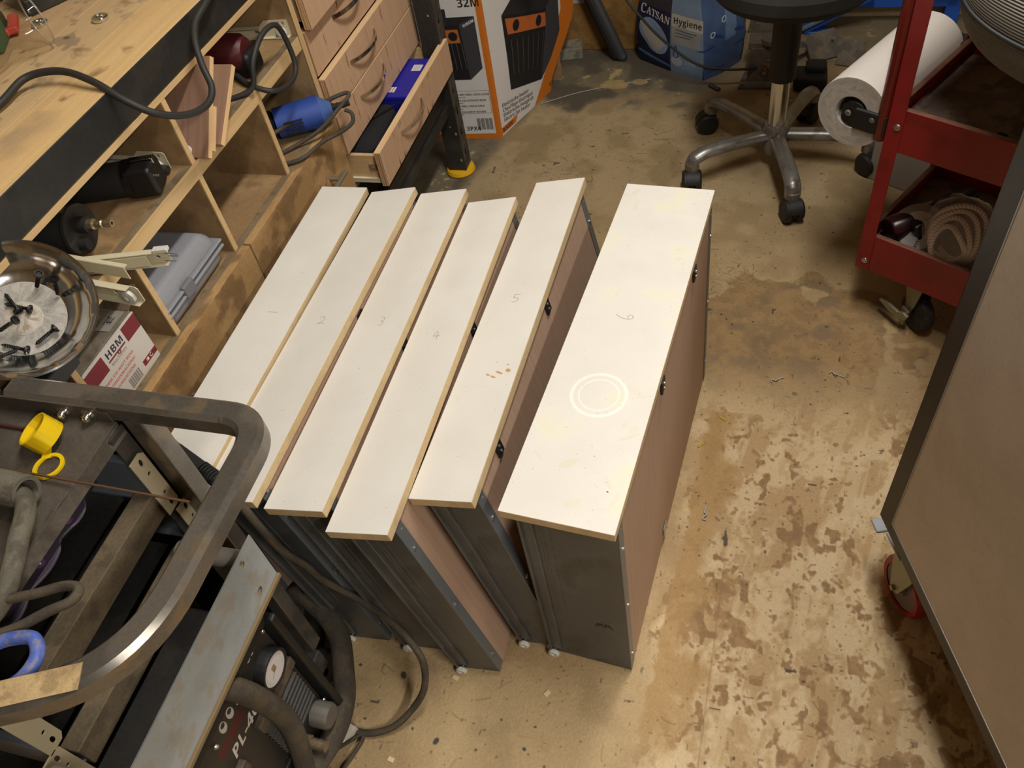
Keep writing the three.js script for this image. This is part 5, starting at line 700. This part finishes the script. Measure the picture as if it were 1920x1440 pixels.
// ---------------------------------------------------------------- welding trolley at the near left
const TY = 0.84;
const trayMat = std({ map: grimeTex([88, 80, 71], [77, 70, 62], [64, 57, 49], 0.35, { grain: 12 }), roughness: 0.55, metalness: 0.15 });
const tubeMat = std({ map: grimeTex([126, 120, 111], [108, 103, 96], [138, 122, 100], 0.3, { grain: 10 }), roughness: 0.3, metalness: 0.6 });
const dustTan = std({ map: grimeTex([104, 90, 68], [92, 80, 60], [78, 68, 51], 0.3), roughness: 0.85 });
{
  const t = thing('welding_trolley', 'dusty steel welding trolley with a bent tube push handle and open drawer bays', 'trolley');
  obj('push_handle', sweep([[-0.93, 0.854, -0.515], [-0.548, 0.854, -0.515], [-0.546, 0.854, -0.194], [-0.82, 0.854, -0.073]], sq(0.0175, 0.0175, 0.006), [0, 1, 0], [0, 0.055, 0.10, 0], 12), tubeMat, t);
  obj('sawdust_film', sweep([[-0.585, 0.8716, -0.179], [-0.65, 0.8716, -0.150], [-0.82, 0.8716, -0.0735]], [[-0.014, 0], [0.014, 0], [0.011, 0.0012], [-0.011, 0.0012]], [0, 1, 0], [0, 0.02, 0], 4), std({ map: grimeTex([186, 160, 116], [172, 146, 104], [150, 126, 90], 0.12, { grain: 20 }), roughness: 1 }), t).userData.label = 'layer of pale sawdust on the handle';
  obj('top_tray', [bx(0.245, 0.003, 0.40, -0.8875, TY - 0.0015, -0.297), bx(0.225, 0.030, 0.003, -0.895, TY + 0.012, -0.4965, 0.001), place(bx(0.003, 0.022, 0.40, 0, -0.011, 0, 0.001), { pos: [-0.7675, TY, -0.2965], rot: [0, 0, 0.35] }), bx(0.016, 0.022, 0.003, -0.776, TY + 0.008, -0.4965, 0.001)], trayMat, t);
  for (const x of [-0.838, -0.799]) obj('bolt', [lathe([[0, 0], [0.0105, 0], [0.0105, 0.0015], [0, 0.0015]], [x, TY + 0.012, -0.495], [0, 0, 1], 24), cyl(0.0072, 0.0072, 0.006, [x, TY + 0.012, -0.4935], [0, 0, 1], 6), new THREE.SphereGeometry(0.0052, 14, 8).translate(x, TY + 0.012, -0.487)], M.chrome, t);
  for (const [x, z] of [[-0.746, -0.515], [-0.746, -0.085], [-0.995, -0.515], [-0.995, -0.085]]) obj('post', bx(0.03, 0.72, 0.03, x, 0.478, z, 0.003, 'y'), tubeMat, t);
  obj('post_plate', [bx(0.003, 0.40, 0.03, -0.762, 0.635, -0.483, 0.001, 'y')], M.blackSteel, t);
  obj('back_panel', bx(0.24, 0.70, 0.003, -0.885, 0.48, -0.533), M.blackSteel, t); obj('left_panel', bx(0.003, 0.7, 0.42, -1.008, 0.48, -0.3), M.blackSteel, t);
  obj('bottom_shelf', bx(0.27, 0.004, 0.42, -0.87, 0.098, -0.29), M.blackSteel, t);
  obj('front_rail', [bx(0.03, 0.046, 0.30, -0.778, 0.688, -0.325, 0.002)], dustTan, t).userData.label = 'dust covered front rail'; obj('front_rail', bx(0.03, 0.046, 0.30, -0.778, 0.555, -0.31, 0.002), dustTan, t); obj('inner_rail', bx(0.02, 0.03, 0.32, -0.86, 0.735, -0.32, 0.002), M.blackSteel, t);
  for (const [y, z, far] of [[0.726, -0.487, 1], [0.60, -0.50, 1], [0.69, -0.155, 0], [0.572, -0.14, 0]]) {
    const dr = obj('drawer_side', [bx(0.22, 0.075, 0.013, -0.875, y + 0.02, z + (far ? 0.01 : -0.01), 0.003), bx(0.22, 0.006, 0.02, -0.875, y - 0.02, z + (far ? 0.014 : -0.014), 0.002)], M.drawerGrey ||= std({ color: 0x565c64, roughness: 0.5 }), t);
    const br = uvm(poly([[-0.014, -0.06], [0.008, -0.06], [0.014, -0.052], [0.014, 0.054], [0.008, 0.06], [-0.014, 0.06]], 0.0016, 0.0003, [hole(0.002, 0.046, 0.0035, 0.007), hole(0.002, 0.022, 0.0032), hole(0.003, -0.024, 0.0032), hole(0.002, -0.046, 0.0035, 0.007)]).rotateY(Math.PI / 2));
    obj('slotted_bracket', place(br, { pos: [-0.757, y, z + (far ? 0.008 : 0.0)], rot: [0, 0, 0] }), std({ color: 0xa09478, roughness: 0.45 }), dr);
  }
  obj('drawer_floor', bx(0.20, 0.004, 0.30, -0.88, 0.672, -0.325), M.blackSteel, t); obj('drawer_floor', bx(0.20, 0.004, 0.30, -0.88, 0.545, -0.325), M.blackSteel, t);
  obj('guard_plate', [uvm(poly([[-0.453, 0.562], [-0.06, 0.562], [-0.06, 0.669], [-0.453, 0.669]], 0.002, 0.0003).rotateY(-Math.PI / 2).translate(-0.619, 0, 0), 'z')], std({ map: grimeTex([160, 167, 170], [152, 158, 160], [152, 146, 134], 0.22, { grain: 8, k: 0.6 }), roughness: 0.5 }), t).userData.label = 'grey steel guard plate held by two screws';
  obj('guard_strip', bx(0.006, 0.008, 0.385, -0.617, 0.5575, -0.262, 0.001), std({ color: 0x7d6a4a, roughness: 0.8 }), t);
  for (const [y, z] of [[0.655, -0.416], [0.585, -0.413]]) obj('guard_screw', [lathe([[0, 0.0035], [0.0035, 0.003], [0.0058, 0.0012], [0.006, 0], [0, 0]], [-0.6195, y, z], [1, 0, 0], 18), cyl(0.0018, 0.0018, 0.001, [-0.6165, y, z], [1, 0, 0], 6)], M.zinc, t);
  for (const z of [-0.43, -0.12]) obj('standoff', cyl(0.014, 0.014, 0.11, [-0.735, 0.635, z], [1, 0, 0], 18), M.standoff ||= std({ color: 0x6a665e, roughness: 0.5 }), t);
  obj('side_bracket', [place(bx(0.10, 0.004, 0.10, 0, 0, 0, 0.001), { pos: [-1.016, 0.839, -0.648], rot: [0.33, 0, -0.5], order: 'XYZ' }), bx(0.06, 0.10, 0.004, -0.965, 0.76, -0.537, 0.001), bx(0.05, 0.03, 0.09, -0.97, 0.80, -0.585, 0.003)], std({ color: 0x22252a, roughness: 0.45 }), t).userData.label = 'black steel plate that carries the bowl';
  for (const [x, z] of [[-0.74, -0.49], [-0.74, -0.11], [-0.985, -0.49], [-0.985, -0.11]]) { const c = obj('castor', lathe([[0.01, -0.013], [0.042, -0.013], [0.046, -0.008], [0.046, 0.008], [0.042, 0.013], [0.01, 0.013]], [x, 0.046, z], [1, 0, 0.2], 28), M.rubber, t); obj('fork', [bx(0.034, 0.06, 0.034, x, 0.09, z, 0.004)], M.steelDark, c); }
}
{
  const t = thing('plasma_cutter', 'black plasma cutter with a round white gauge and red badge, low in the welding trolley', 'machine', [-0.64, 0.10, -0.26]);
  const X = 0, Yb = 0, Hh = 0.415, z0 = -0.145, z1 = 0.17;
  obj('housing', bx(0.33, Hh - 0.01, z1 - z0 - 0.01, -0.18, Hh / 2, (z0 + z1) / 2, 0.01), M.blackSteel, t);
  const face = ctex(512, 640, (g, W, H2) => { g.fillStyle = '#2b2826'; g.fillRect(0, 0, W, H2); g.fillStyle = 'rgba(96,84,66,0.25)'; for (let i = 0; i < 900; i++) g.fillRect(rr(0, W), rr(0, H2), rr(1, 4), rr(1, 3));
    const U = (z) => (z1 - z) / (z1 - z0) * W, Y = (y) => H2 - y / Hh * H2; g.fillStyle = '#4a1616'; g.fillRect(U(0.045), Y(0.362), 120, 36); g.fillStyle = '#c9c4bc'; g.font = 'italic bold 54px sans-serif'; g.fillText('PL-40', U(0.033), Y(0.304));
    g.font = 'bold 30px sans-serif'; g.fillText('C€', U(-0.085), Y(0.393)); g.fillRect(U(-0.055), Y(0.388), 14, 14); g.fillRect(U(-0.05), Y(0.374), 26, 4); g.fillRect(U(-0.03), Y(0.376), 8, 8); g.font = '17px sans-serif'; g.fillText('BAR PSI', U(-0.06), Y(0.287));
    for (const z of [0.008, -0.014]) { g.fillStyle = '#b8b3aa'; g.beginPath(); g.ellipse(U(z), Y(0.382), 13, 20, 0, 0, 7); g.fill(); g.fillStyle = '#2b2826'; g.beginPath(); g.arc(U(z) + 2, Y(0.386), 8, 0, 7); g.fill(); } });
  const fg = new THREE.BoxGeometry(0.012, Hh - 0.02, z1 - z0 - 0.02); fg.translate(-0.01, Hh / 2, (z0 + z1) / 2); obj('front_panel', fg, std({ map: face, roughness: 0.55 }), t);
  obj('bezel', [bx(0.03, 0.016, z1 - z0, -0.008, Hh - 0.004, (z0 + z1) / 2, 0.004), bx(0.05, Hh, 0.016, -0.004, Hh / 2, z0, 0.005), bx(0.03, Hh, 0.016, -0.008, Hh / 2, z1, 0.005), bx(0.03, 0.016, z1 - z0, -0.008, 0.006, (z0 + z1) / 2, 0.004)], M.black, t);
  const ga = obj('gauge', [lathe([[0.0, 0.002], [0.025, 0.002], [0.028, 0.008], [0.028, 0.018], [0.032, 0.018], [0.034, 0.01], [0.034, 0], [0, 0]], [-0.004, 0.333, -0.097], [1, 0, 0], 40)], M.black, t);
  const dial = new THREE.CircleGeometry(0.0275, 40); dial.rotateY(Math.PI / 2); dial.translate(0.0122, 0.333, -0.097); obj('dial', dial, std({ map: ctex(192, 192, (g) => { g.fillStyle = '#c9c4c4'; g.fillRect(0, 0, 192, 192); g.strokeStyle = '#6a625c'; for (let i = 0; i < 26; i++) { const a = 2.4 + i * 0.18; g.lineWidth = i % 5 ? 1.5 : 3; g.beginPath(); g.moveTo(96 + 84 * Math.cos(a), 96 + 84 * Math.sin(a)); g.lineTo(96 + 72 * Math.cos(a), 96 + 72 * Math.sin(a)); g.stroke(); } g.fillStyle = '#8a7a5c'; g.fillRect(80, 60, 32, 50); g.strokeStyle = '#4a3c34'; g.lineWidth = 4; g.beginPath(); g.moveTo(96, 96); g.lineTo(54, 132); g.stroke(); }), roughness: 0.35 }), ga);
  obj('bump_strip', [bx(0.014, 0.026, 0.115, 0.0, 0.278, -0.078, 0.003), bx(0.014, 0.026, 0.06, 0.0, 0.28, 0.055, 0.003)], std({ map: grimeTex([92, 80, 66], [80, 70, 58], [66, 58, 50], 0.1), roughness: 0.7 }), t);
  for (let i = 0; i < 8; i++) obj('louvre', [place(bx(0.012, 0.004, 0.1, 0, 0, 0, 0.0015), { pos: [0.002, 0.252 - i * 0.0135, -0.075], rot: [0, 0, -0.5] })], M.blackSteel, t); for (let i = 0; i < 6; i++) obj('louvre', [place(bx(0.012, 0.004, 0.055, 0, 0, 0, 0.0015), { pos: [0.002, 0.252 - i * 0.0135, 0.06], rot: [0, 0, -0.5] })], M.blackSteel, t);
  obj('knob', lathe([[0, 0.034], [0.02, 0.034], [0.023, 0.03], [0.023, 0], [0, 0]], [0, 0.118, -0.105], [1, 0, 0], 26), std({ color: 0x5c5750, roughness: 0.6 }), t); obj('air_nipple', lathe([[0.013, 0], [0.013, 0.012], [0.009, 0.014], [0.01, 0.02], [0.009, 0.024], [0.01, 0.03], [0.009, 0.034], [0.01, 0.042], [0.007, 0.044], [0, 0.044]], [0, 0.112, -0.058], [1, 0, 0], 20), M.brassDust ||= std({ color: 0x7d7058, roughness: 0.5, metalness: 0.5 }), t); obj('socket_panel', bx(0.01, 0.11, 0.14, -0.002, 0.085, -0.06, 0.004), M.black, t);
  for (const [y, z] of [[0.395, -0.128], [0.378, 0.035], [0.055, -0.05], [0.1, -0.135]]) obj('screw', lathe([[0, 0.003], [0.003, 0.0025], [0.0045, 0], [0, 0]], [0.001, y, z], [1, 0, 0], 12), M.zinc, t); obj('carry_strap', tube([[-0.03, 0.46, -0.015], [0.012, 0.43, -0.03], [0.024, 0.34, -0.045], [0.024, 0.25, -0.05], [0.02, 0.16, -0.035], [0.018, 0.08, -0.005], [0.015, 0.01, 0.04]], 0.017, 60, 14), M.cableDusty, t).userData.label = 'thick dusty hose hanging over the front';
}
let bowlAt;
{
  const t = thing('parts_bowl', 'round polished magnetic parts bowl holding black screws, left edge of the picture', 'bowl', [-0.991, 0.885, -0.631]); t.rotation.set(0.33, 0, -0.5); bowlAt = t; t.updateMatrixWorld(true);
  obj('bowl', lathe([[0, -0.030], [0.055, -0.030], [0.076, -0.022], [0.097, 0.008], [0.105, 0.012], [0.1062, 0.0145], [0.1035, 0.016], [0.096, 0.012], [0.087, -0.002], [0.074, -0.017], [0.055, -0.026], [0.0, -0.026]], [0, 0, 0], [0, 1, 0], 72), M.chrome, t);
  const dust = std({ map: grimeTex([168, 164, 156], [154, 150, 142], [126, 122, 114], 0.03, { k: 0.5, grain: 30 }), roughness: 0.85 });
  obj('dust_ring', lathe([[0.026, -0.0255], [0.055, -0.0252], [0.058, -0.0247]], [0, 0, 0], [0, 1, 0], 48), Object.assign(dust, { side: THREE.DoubleSide }), t); obj('magnet_disc', lathe([[0, -0.0235], [0.024, -0.0235], [0.026, -0.0248], [0.026, -0.026]], [0, 0, 0], [0, 1, 0], 40), std({ map: grimeTex([186, 178, 166], [172, 164, 150], [128, 116, 98], 0.05, { k: 0.7 }), roughness: 0.7 }), t); obj('magnet_base', cyl(0.03, 0.03, 0.012, [0, -0.0435, 0], [0, 1, 0], 30), M.rubber, t);
}
{
  const scr = thing('screw', 'black screw standing upright at the far side of the polished bowl', 'screw', [0.0, -0.025, -0.05], 0, 'black screws in the polished bowl'); scr.rotation.set(-0.3, 0, -0.2);
  obj('shank', lathe([[0, 0], [0.0022, 0.004], ...Array.from({ length: 14 }, (_, i) => [i % 2 ? 0.0023 : 0.0032, 0.005 + i * 0.0016]), [0.0028, 0.032]], [0, 0, 0], [0, 1, 0], 12), std({ color: 0x1a1817, roughness: 0.4, metalness: 0.5 }), scr); obj('head', lathe([[0.0028, 0.031], [0.0068, 0.035], [0.0068, 0.0375], [0.004, 0.038], [0.003, 0.0365], [0, 0.0365]], [0, 0, 0], [0, 1, 0], 16), std({ color: 0x1a1817, roughness: 0.4, metalness: 0.5 }), scr);
  const S = [[0.033, -0.021, -0.046, -0.35, 0.3, 'black screw leaning at the far right side of the polished bowl, head up'], [-0.035, -0.019, -0.028, 1.45, 0.9, 'black screw lying at the left of the bowl, pointing to the far rim'], [-0.03, -0.019, -0.012, 1.5, 1.6, 'black screw lying left of the pale magnet disc in the bowl'], [0.03, -0.019, 0.036, 1.4, 2.6, 'black screw lying at the near right side of the bowl'], [-0.012, -0.019, 0.048, 1.5, 1.6, 'black screw lying along the near side of the bowl'], [-0.05, -0.018, 0.02, 1.25, 0.2, 'black screw in the heap at the near left of the bowl, steeply tilted'], [-0.02, -0.014, 0.032, 0.9, 2.2, 'black screw propped up on the others at the near side of the bowl'], [0.012, -0.018, 0.05, 0.9, -0.5, 'black screw leaning on the near rim of the bowl']];
  for (const [x, y, z, rx, ry, label] of S) { const c = scr.clone(); c.name = numbered('screw'); c.position.set(x, y, z); c.rotation.set(rx, ry, 0, 'YXZ'); c.userData.label = label; scene.add(c); c.updateMatrix(); c.matrix.premultiply(bowlAt.matrixWorld).decompose(c.position, c.quaternion, c.scale); }
  scr.updateMatrix(); scr.matrix.premultiply(bowlAt.matrixWorld).decompose(scr.position, scr.quaternion, scr.scale);
  const nut = thing('nut', 'small hexagonal nut lying near the rim of the polished bowl', 'nut', [0.0, -0.024, 0.062]); nut.rotation.y = 0.4; nut.updateMatrix(); nut.matrix.premultiply(bowlAt.matrixWorld).decompose(nut.position, nut.quaternion, nut.scale);
  obj('hex_body', (() => { const s = new THREE.Shape(Array.from({ length: 6 }, (_, i) => new THREE.Vector2(0.006 * Math.cos(i * 1.0472), 0.006 * Math.sin(i * 1.0472)))); s.holes.push(hole(0, 0, 0.003)); const g = new THREE.ExtrudeGeometry(s, { depth: 0.004, bevelEnabled: false }); g.rotateX(-Math.PI / 2); return g; })(), M.zinc, nut);
}
{
  const y = std({ color: 0xe0bd0c, roughness: 0.42 }), t = thing('yellow_cap', 'yellow plastic dust cap with a ring strap lying on the trolley tray', 'cap', [-0.838, TY, -0.448]);
  obj('cup', [lathe([[0, 0.003], [0.0215, 0.003], [0.0215, 0.026], [0.0235, 0.026], [0.0235, 0.0], [0, 0.0]], [0.004, 0.0075, -0.006], [-0.42, 0.86, 0.12], 40)], y, t); obj('strap', place(bx(0.012, 0.0025, 0.022, 0, 0, 0, 0.001), { pos: [0.008, 0.0035, 0.012], rot: [0.1, 0.5, 0] }), y, t);
  obj('ring', lathe([[0.0150, 0], [0.0198, 0], [0.0198, 0.003], [0.0150, 0.003], [0.0150, 0]], [0.024, 0.0008, 0.031], [0, 1, 0], 40), y, t);
}
tag(obj('welding_rod', cyl(0.0017, 0.0017, 0.28, [-0.868, TY + 0.006, -0.402], [1, 0.035, 0.04], 8), std({ color: 0x6e5138, roughness: 0.6, metalness: 0.4 })), 'long thin rusty welding rod reaching out over the trolley tray edge', 'rod');
tag(obj('welding_rod', cyl(0.0022, 0.0022, 0.09, [-0.972, TY + 0.003, -0.468], [1, 0.0, 0.03], 8), std({ color: 0x4a231c, roughness: 0.6 })), 'short dark red rod lying on the trolley tray left of the yellow cap', 'rod');
{
  const t = thing('cutting_torch', 'dusty grey torch handle with its thick bent cable on the trolley tray', 'torch'); const gm = std({ map: grimeTex([104, 98, 84], [92, 87, 75], [76, 70, 58], 0.12), roughness: 0.8 });
  obj('handle', lathe([[0.0, 0], [0.017, 0], [0.019, 0.004], [0.021, 0.06], [0.021, 0.145], [0.0195, 0.15], [0.0145, 0.15], [0.0145, 0.12]], [-0.936, TY + 0.024, -0.372], [1, 0.05, 0.06], 30), gm, t); obj('cable', tube([[-0.82, 0.868, -0.363], [-0.786, 0.87, -0.355], [-0.768, 0.872, -0.335], [-0.758, 0.868, -0.305], [-0.748, 0.86, -0.272], [-0.745, 0.85, -0.235], [-0.76, 0.845, -0.205], [-0.82, 0.842, -0.185]], 0.0115, 70, 14), gm, t); obj('trigger', place(bx(0.05, 0.012, 0.022, 0, 0, 0, 0.004), { pos: [-0.882, TY + 0.048, -0.395], rot: [0.2, -0.5, 0] }), M.black, t);
}
tag(obj('torch_cable', tube([[-0.83, 0.85, -0.24], [-0.76, 0.852, -0.238], [-0.71, 0.855, -0.252], [-0.672, 0.858, -0.268], [-0.654, 0.86, -0.266], [-0.653, 0.86, -0.254], [-0.675, 0.858, -0.237], [-0.71, 0.852, -0.212], [-0.76, 0.85, -0.19], [-0.85, 0.85, -0.18]], 0.0058, 90, 10), M.cableDusty), 'dusty dark cable bent back in a tight loop over the tray edge', 'cable');
tag(obj('air_hose', tube([[-0.80, 0.85, -0.19], [-0.735, 0.852, -0.186], [-0.70, 0.855, -0.203], [-0.672, 0.858, -0.207], [-0.656, 0.858, -0.192], [-0.66, 0.855, -0.168], [-0.69, 0.85, -0.148], [-0.76, 0.846, -0.135]], 0.0075, 80, 12), std({ map: grimeTex([84, 108, 190], [76, 98, 176], [126, 122, 138], 0.05), roughness: 0.6 })), 'blue air hose curling over the edge of the welding trolley tray', 'hose');
{
  const t = thing('blister_pack', 'crumpled purple tinted clear plastic pack sticking out under the tray', 'plastic pack', [0, 0.796, 0]);
  const P = [[-0.815, -0.412], [-0.801, -0.416], [-0.7745, -0.398], [-0.767, -0.376], [-0.7718, -0.3596], [-0.7747, -0.3431], [-0.7664, -0.3304], [-0.7623, -0.3092], [-0.7647, -0.291], [-0.7693, -0.2742], [-0.7627, -0.257], [-0.7617, -0.2406], [-0.775, -0.2283], [-0.84, -0.24], [-0.84, -0.40]];
  const g = new THREE.ExtrudeGeometry(new THREE.Shape(new THREE.SplineCurve(P.concat([P[0]]).map(([x, z]) => new THREE.Vector2(x, -z))).getPoints(70)), { depth: 0.002, bevelEnabled: true, bevelSize: 0.001, bevelThickness: 0.001, bevelSegments: 1 }); g.rotateX(-Math.PI / 2);
  obj('sheet', g, phy({ color: 0x8a7c92, transmission: 0.75, roughness: 0.25, thickness: 0 }), t);
  for (const [x, z] of [[-0.788, -0.392], [-0.782, -0.370], [-0.78, -0.31]]) obj('moulded_dome', new THREE.SphereGeometry(0.008, 18, 10, 0, 6.2832, 0, 1.57).translate(x, 0.002, z), phy({ color: 0x7a4f80, transmission: 0.5, roughness: 0.25, thickness: 0 }), t);
}
tag(obj('mains_cable', tube([[-0.95, 0.62, -0.66], [-0.87, 0.615, -0.62], [-0.815, 0.605, -0.592], [-0.755, 0.595, -0.566], [-0.728, 0.57, -0.552], [-0.715, 0.505, -0.548], [-0.712, 0.42, -0.556], [-0.70, 0.345, -0.570], [-0.69, 0.29, -0.575], [-0.664, 0.235, -0.582], [-0.624, 0.205, -0.578], [-0.575, 0.205, -0.557], [-0.532, 0.195, -0.534], [-0.502, 0.165, -0.512], [-0.50, 0.11, -0.49], [-0.52, 0.055, -0.468], [-0.565, 0.016, -0.425], [-0.61, 0.010, -0.405], [-0.648, 0.014, -0.402]], 0.0068, 180, 12), M.cableDusty), 'long dusty mains cable hanging past the drawers and looping to the floor', 'cable');
{
  const t = thing('cable_plug', 'dusty grey connector at the floor end of the long mains cable', 'plug', [-0.648, 0.014, -0.402]); obj('collar', lathe([[0, 0], [0.009, 0], [0.012, 0.004], [0.012, 0.022], [0.009, 0.026], [0, 0.026]], [0, 0, 0], [-1, 0.02, 0.1], 20), M.steelDark, t); obj('body', lathe([[0, 0], [0.014, 0], [0.016, 0.006], [0.016, 0.035], [0, 0.04]], [-0.022, 0.002, 0.003], [-1, 0.05, 0.2], 20), M.rubber, t);
}
{
  const t = thing('strain_relief', 'ribbed black cable grip on the cable behind the trolley handle', 'cable grip', [-0.80, 0.602, -0.586]); const pr = []; for (let i = 0; i < 8; i++) { pr.push([0.013, i * 0.006], [0.013, i * 0.006 + 0.0035], [0.0095, i * 0.006 + 0.0036], [0.0095, i * 0.006 + 0.006]); } obj('ribs', lathe([[0, 0], ...pr, [0, 0.048]], [0, 0, 0], [0.9, -0.15, 0.38], 20), M.rubber, t); obj('sleeve', lathe([[0, 0], [0.011, 0], [0.012, 0.06], [0, 0.06]], [-0.055, 0.009, -0.023], [0.9, -0.15, 0.38], 18), M.rubber, t);
}
tag(obj('ground_cable', tube([[-0.98, 0.56, -0.64], [-0.90, 0.60, -0.615], [-0.85, 0.60, -0.60], [-0.80, 0.575, -0.595], [-0.77, 0.5, -0.59], [-0.765, 0.38, -0.60], [-0.77, 0.25, -0.61], [-0.79, 0.1, -0.60]], 0.011, 90, 12), M.cable), 'thick black cable behind the trolley handle, over the first drawer', 'cable');
tag(obj('torch_hose', tube([[-0.86, 0.10, -0.57], [-0.80, 0.14, -0.60], [-0.757, 0.13, -0.586], [-0.70, 0.12, -0.545], [-0.658, 0.125, -0.475], [-0.625, 0.145, -0.41], [-0.615, 0.165, -0.345], [-0.625, 0.18, -0.28], [-0.65, 0.19, -0.2]], 0.021, 90, 14), M.cableDusty), 'thick dusty brown hose curving along the floor beside the plasma cutter', 'hose');
{
  const t = thing('nozzle_cup', 'white plastic cup lying on the floor by the connector', 'cup', [-0.655, 0.016, -0.375]); obj('cup', lathe([[0, 0], [0.009, 0], [0.017, 0.035], [0.015, 0.035], [0.0075, 0.003], [0, 0.003]], [0, 0, 0], [0.2, 0.0, -1], 24), std({ color: 0xb9b1a4, roughness: 0.6, side: THREE.DoubleSide }), t); obj('collar', lathe([[0.009, 0], [0.011, 0], [0.011, 0.005], [0.009, 0.005]], [0, 0, 0], [0.2, 0, -1], 20), M.nylon, t);
}
tag(obj('earth_lead', tube([[-0.665, 0.03, -0.35], [-0.648, 0.022, -0.372], [-0.632, 0.014, -0.392], [-0.622, 0.012, -0.402], [-0.620, 0.010, -0.395], [-0.63, 0.006, -0.36], [-0.64, 0.006, -0.33], [-0.645, 0.006, -0.29]], 0.0042, 50, 8), M.cableDusty), 'short thin dark lead bent double beside the white cup', 'cable');
tag(obj('dust_cloth', (() => { const g = new THREE.PlaneGeometry(0.2, 0.16, 20, 16), p = g.attributes.position; for (let i = 0; i < p.count; i++) p.setZ(i, 0.06 * fbm(p.getX(i) * 14 + 5, p.getY(i) * 14 + 5, 3)); g.rotateX(-Math.PI / 2); g.rotateY(0.5); g.translate(-0.87, 0.015, -0.55); g.computeVertexNormals(); return g; })(), Object.assign(std({ color: 0x2a251f, roughness: 0.95 }), { side: THREE.DoubleSide })), 'dark crumpled rag on the floor under the trolley beside the drawers', 'rag');
// ---------------------------------------------------------------- chips, shavings and scraps on the floor
[[0.103, -1.412, 'w', 'twisted white plastic shaving on the brown stained floor, nearer the last drawer'], [0.238, -1.448, 'w', 'white plastic shaving on the brown stained floor, nearer the trolley'], [-0.016, -1.278, 'y', 'larger yellow wood chip on the floor right of the wide drawer'], [-0.058, -1.192, 'y', 'smaller yellow wood chip against the wide drawer'], [-0.028, -1.001, 'w', 'white plastic shaving on the ochre dust beside the wide drawer'], [-0.478, -0.545, 'p', 'square pale chip on the floor beside a roller of the fourth drawer'], [-0.29, -0.55, 'p', 'square pale chip on the floor in front of the wide drawer'], [-0.555, -0.37, 'p', 'small white chip on the floor in front of the looped cable']].forEach(([x, z, k, label]) => {
  const pts = k === 'w' ? [[-0.02, 0.004, -0.006], [-0.008, 0.002, 0.002], [0.0, 0.007, 0.0], [0.006, 0.003, 0.012], [0.012, 0.004, 0.006]] : null;
  const g = pts ? tube(pts, 0.0016, 24, 5) : bx(k === 'y' ? 0.022 : 0.013, 0.0025, k === 'y' ? 0.006 : 0.009, 0, 0.0014, 0, 0.0008); g.rotateY(x * 40); g.translate(x, 0, z);
  tag(obj(k === 'w' ? 'plastic_shaving' : 'wood_chip', g, k === 'w' ? (M.shav ||= std({ color: 0xb7b6b8, roughness: 0.5 })) : k === 'y' ? (M.chipY ||= std({ color: 0xb59a3c, roughness: 0.7 })) : (M.chipP ||= std({ color: 0xd8c69c, roughness: 0.8 }))), label, k === 'w' ? 'shaving' : 'chip');
});
renderer.render(scene, camera);
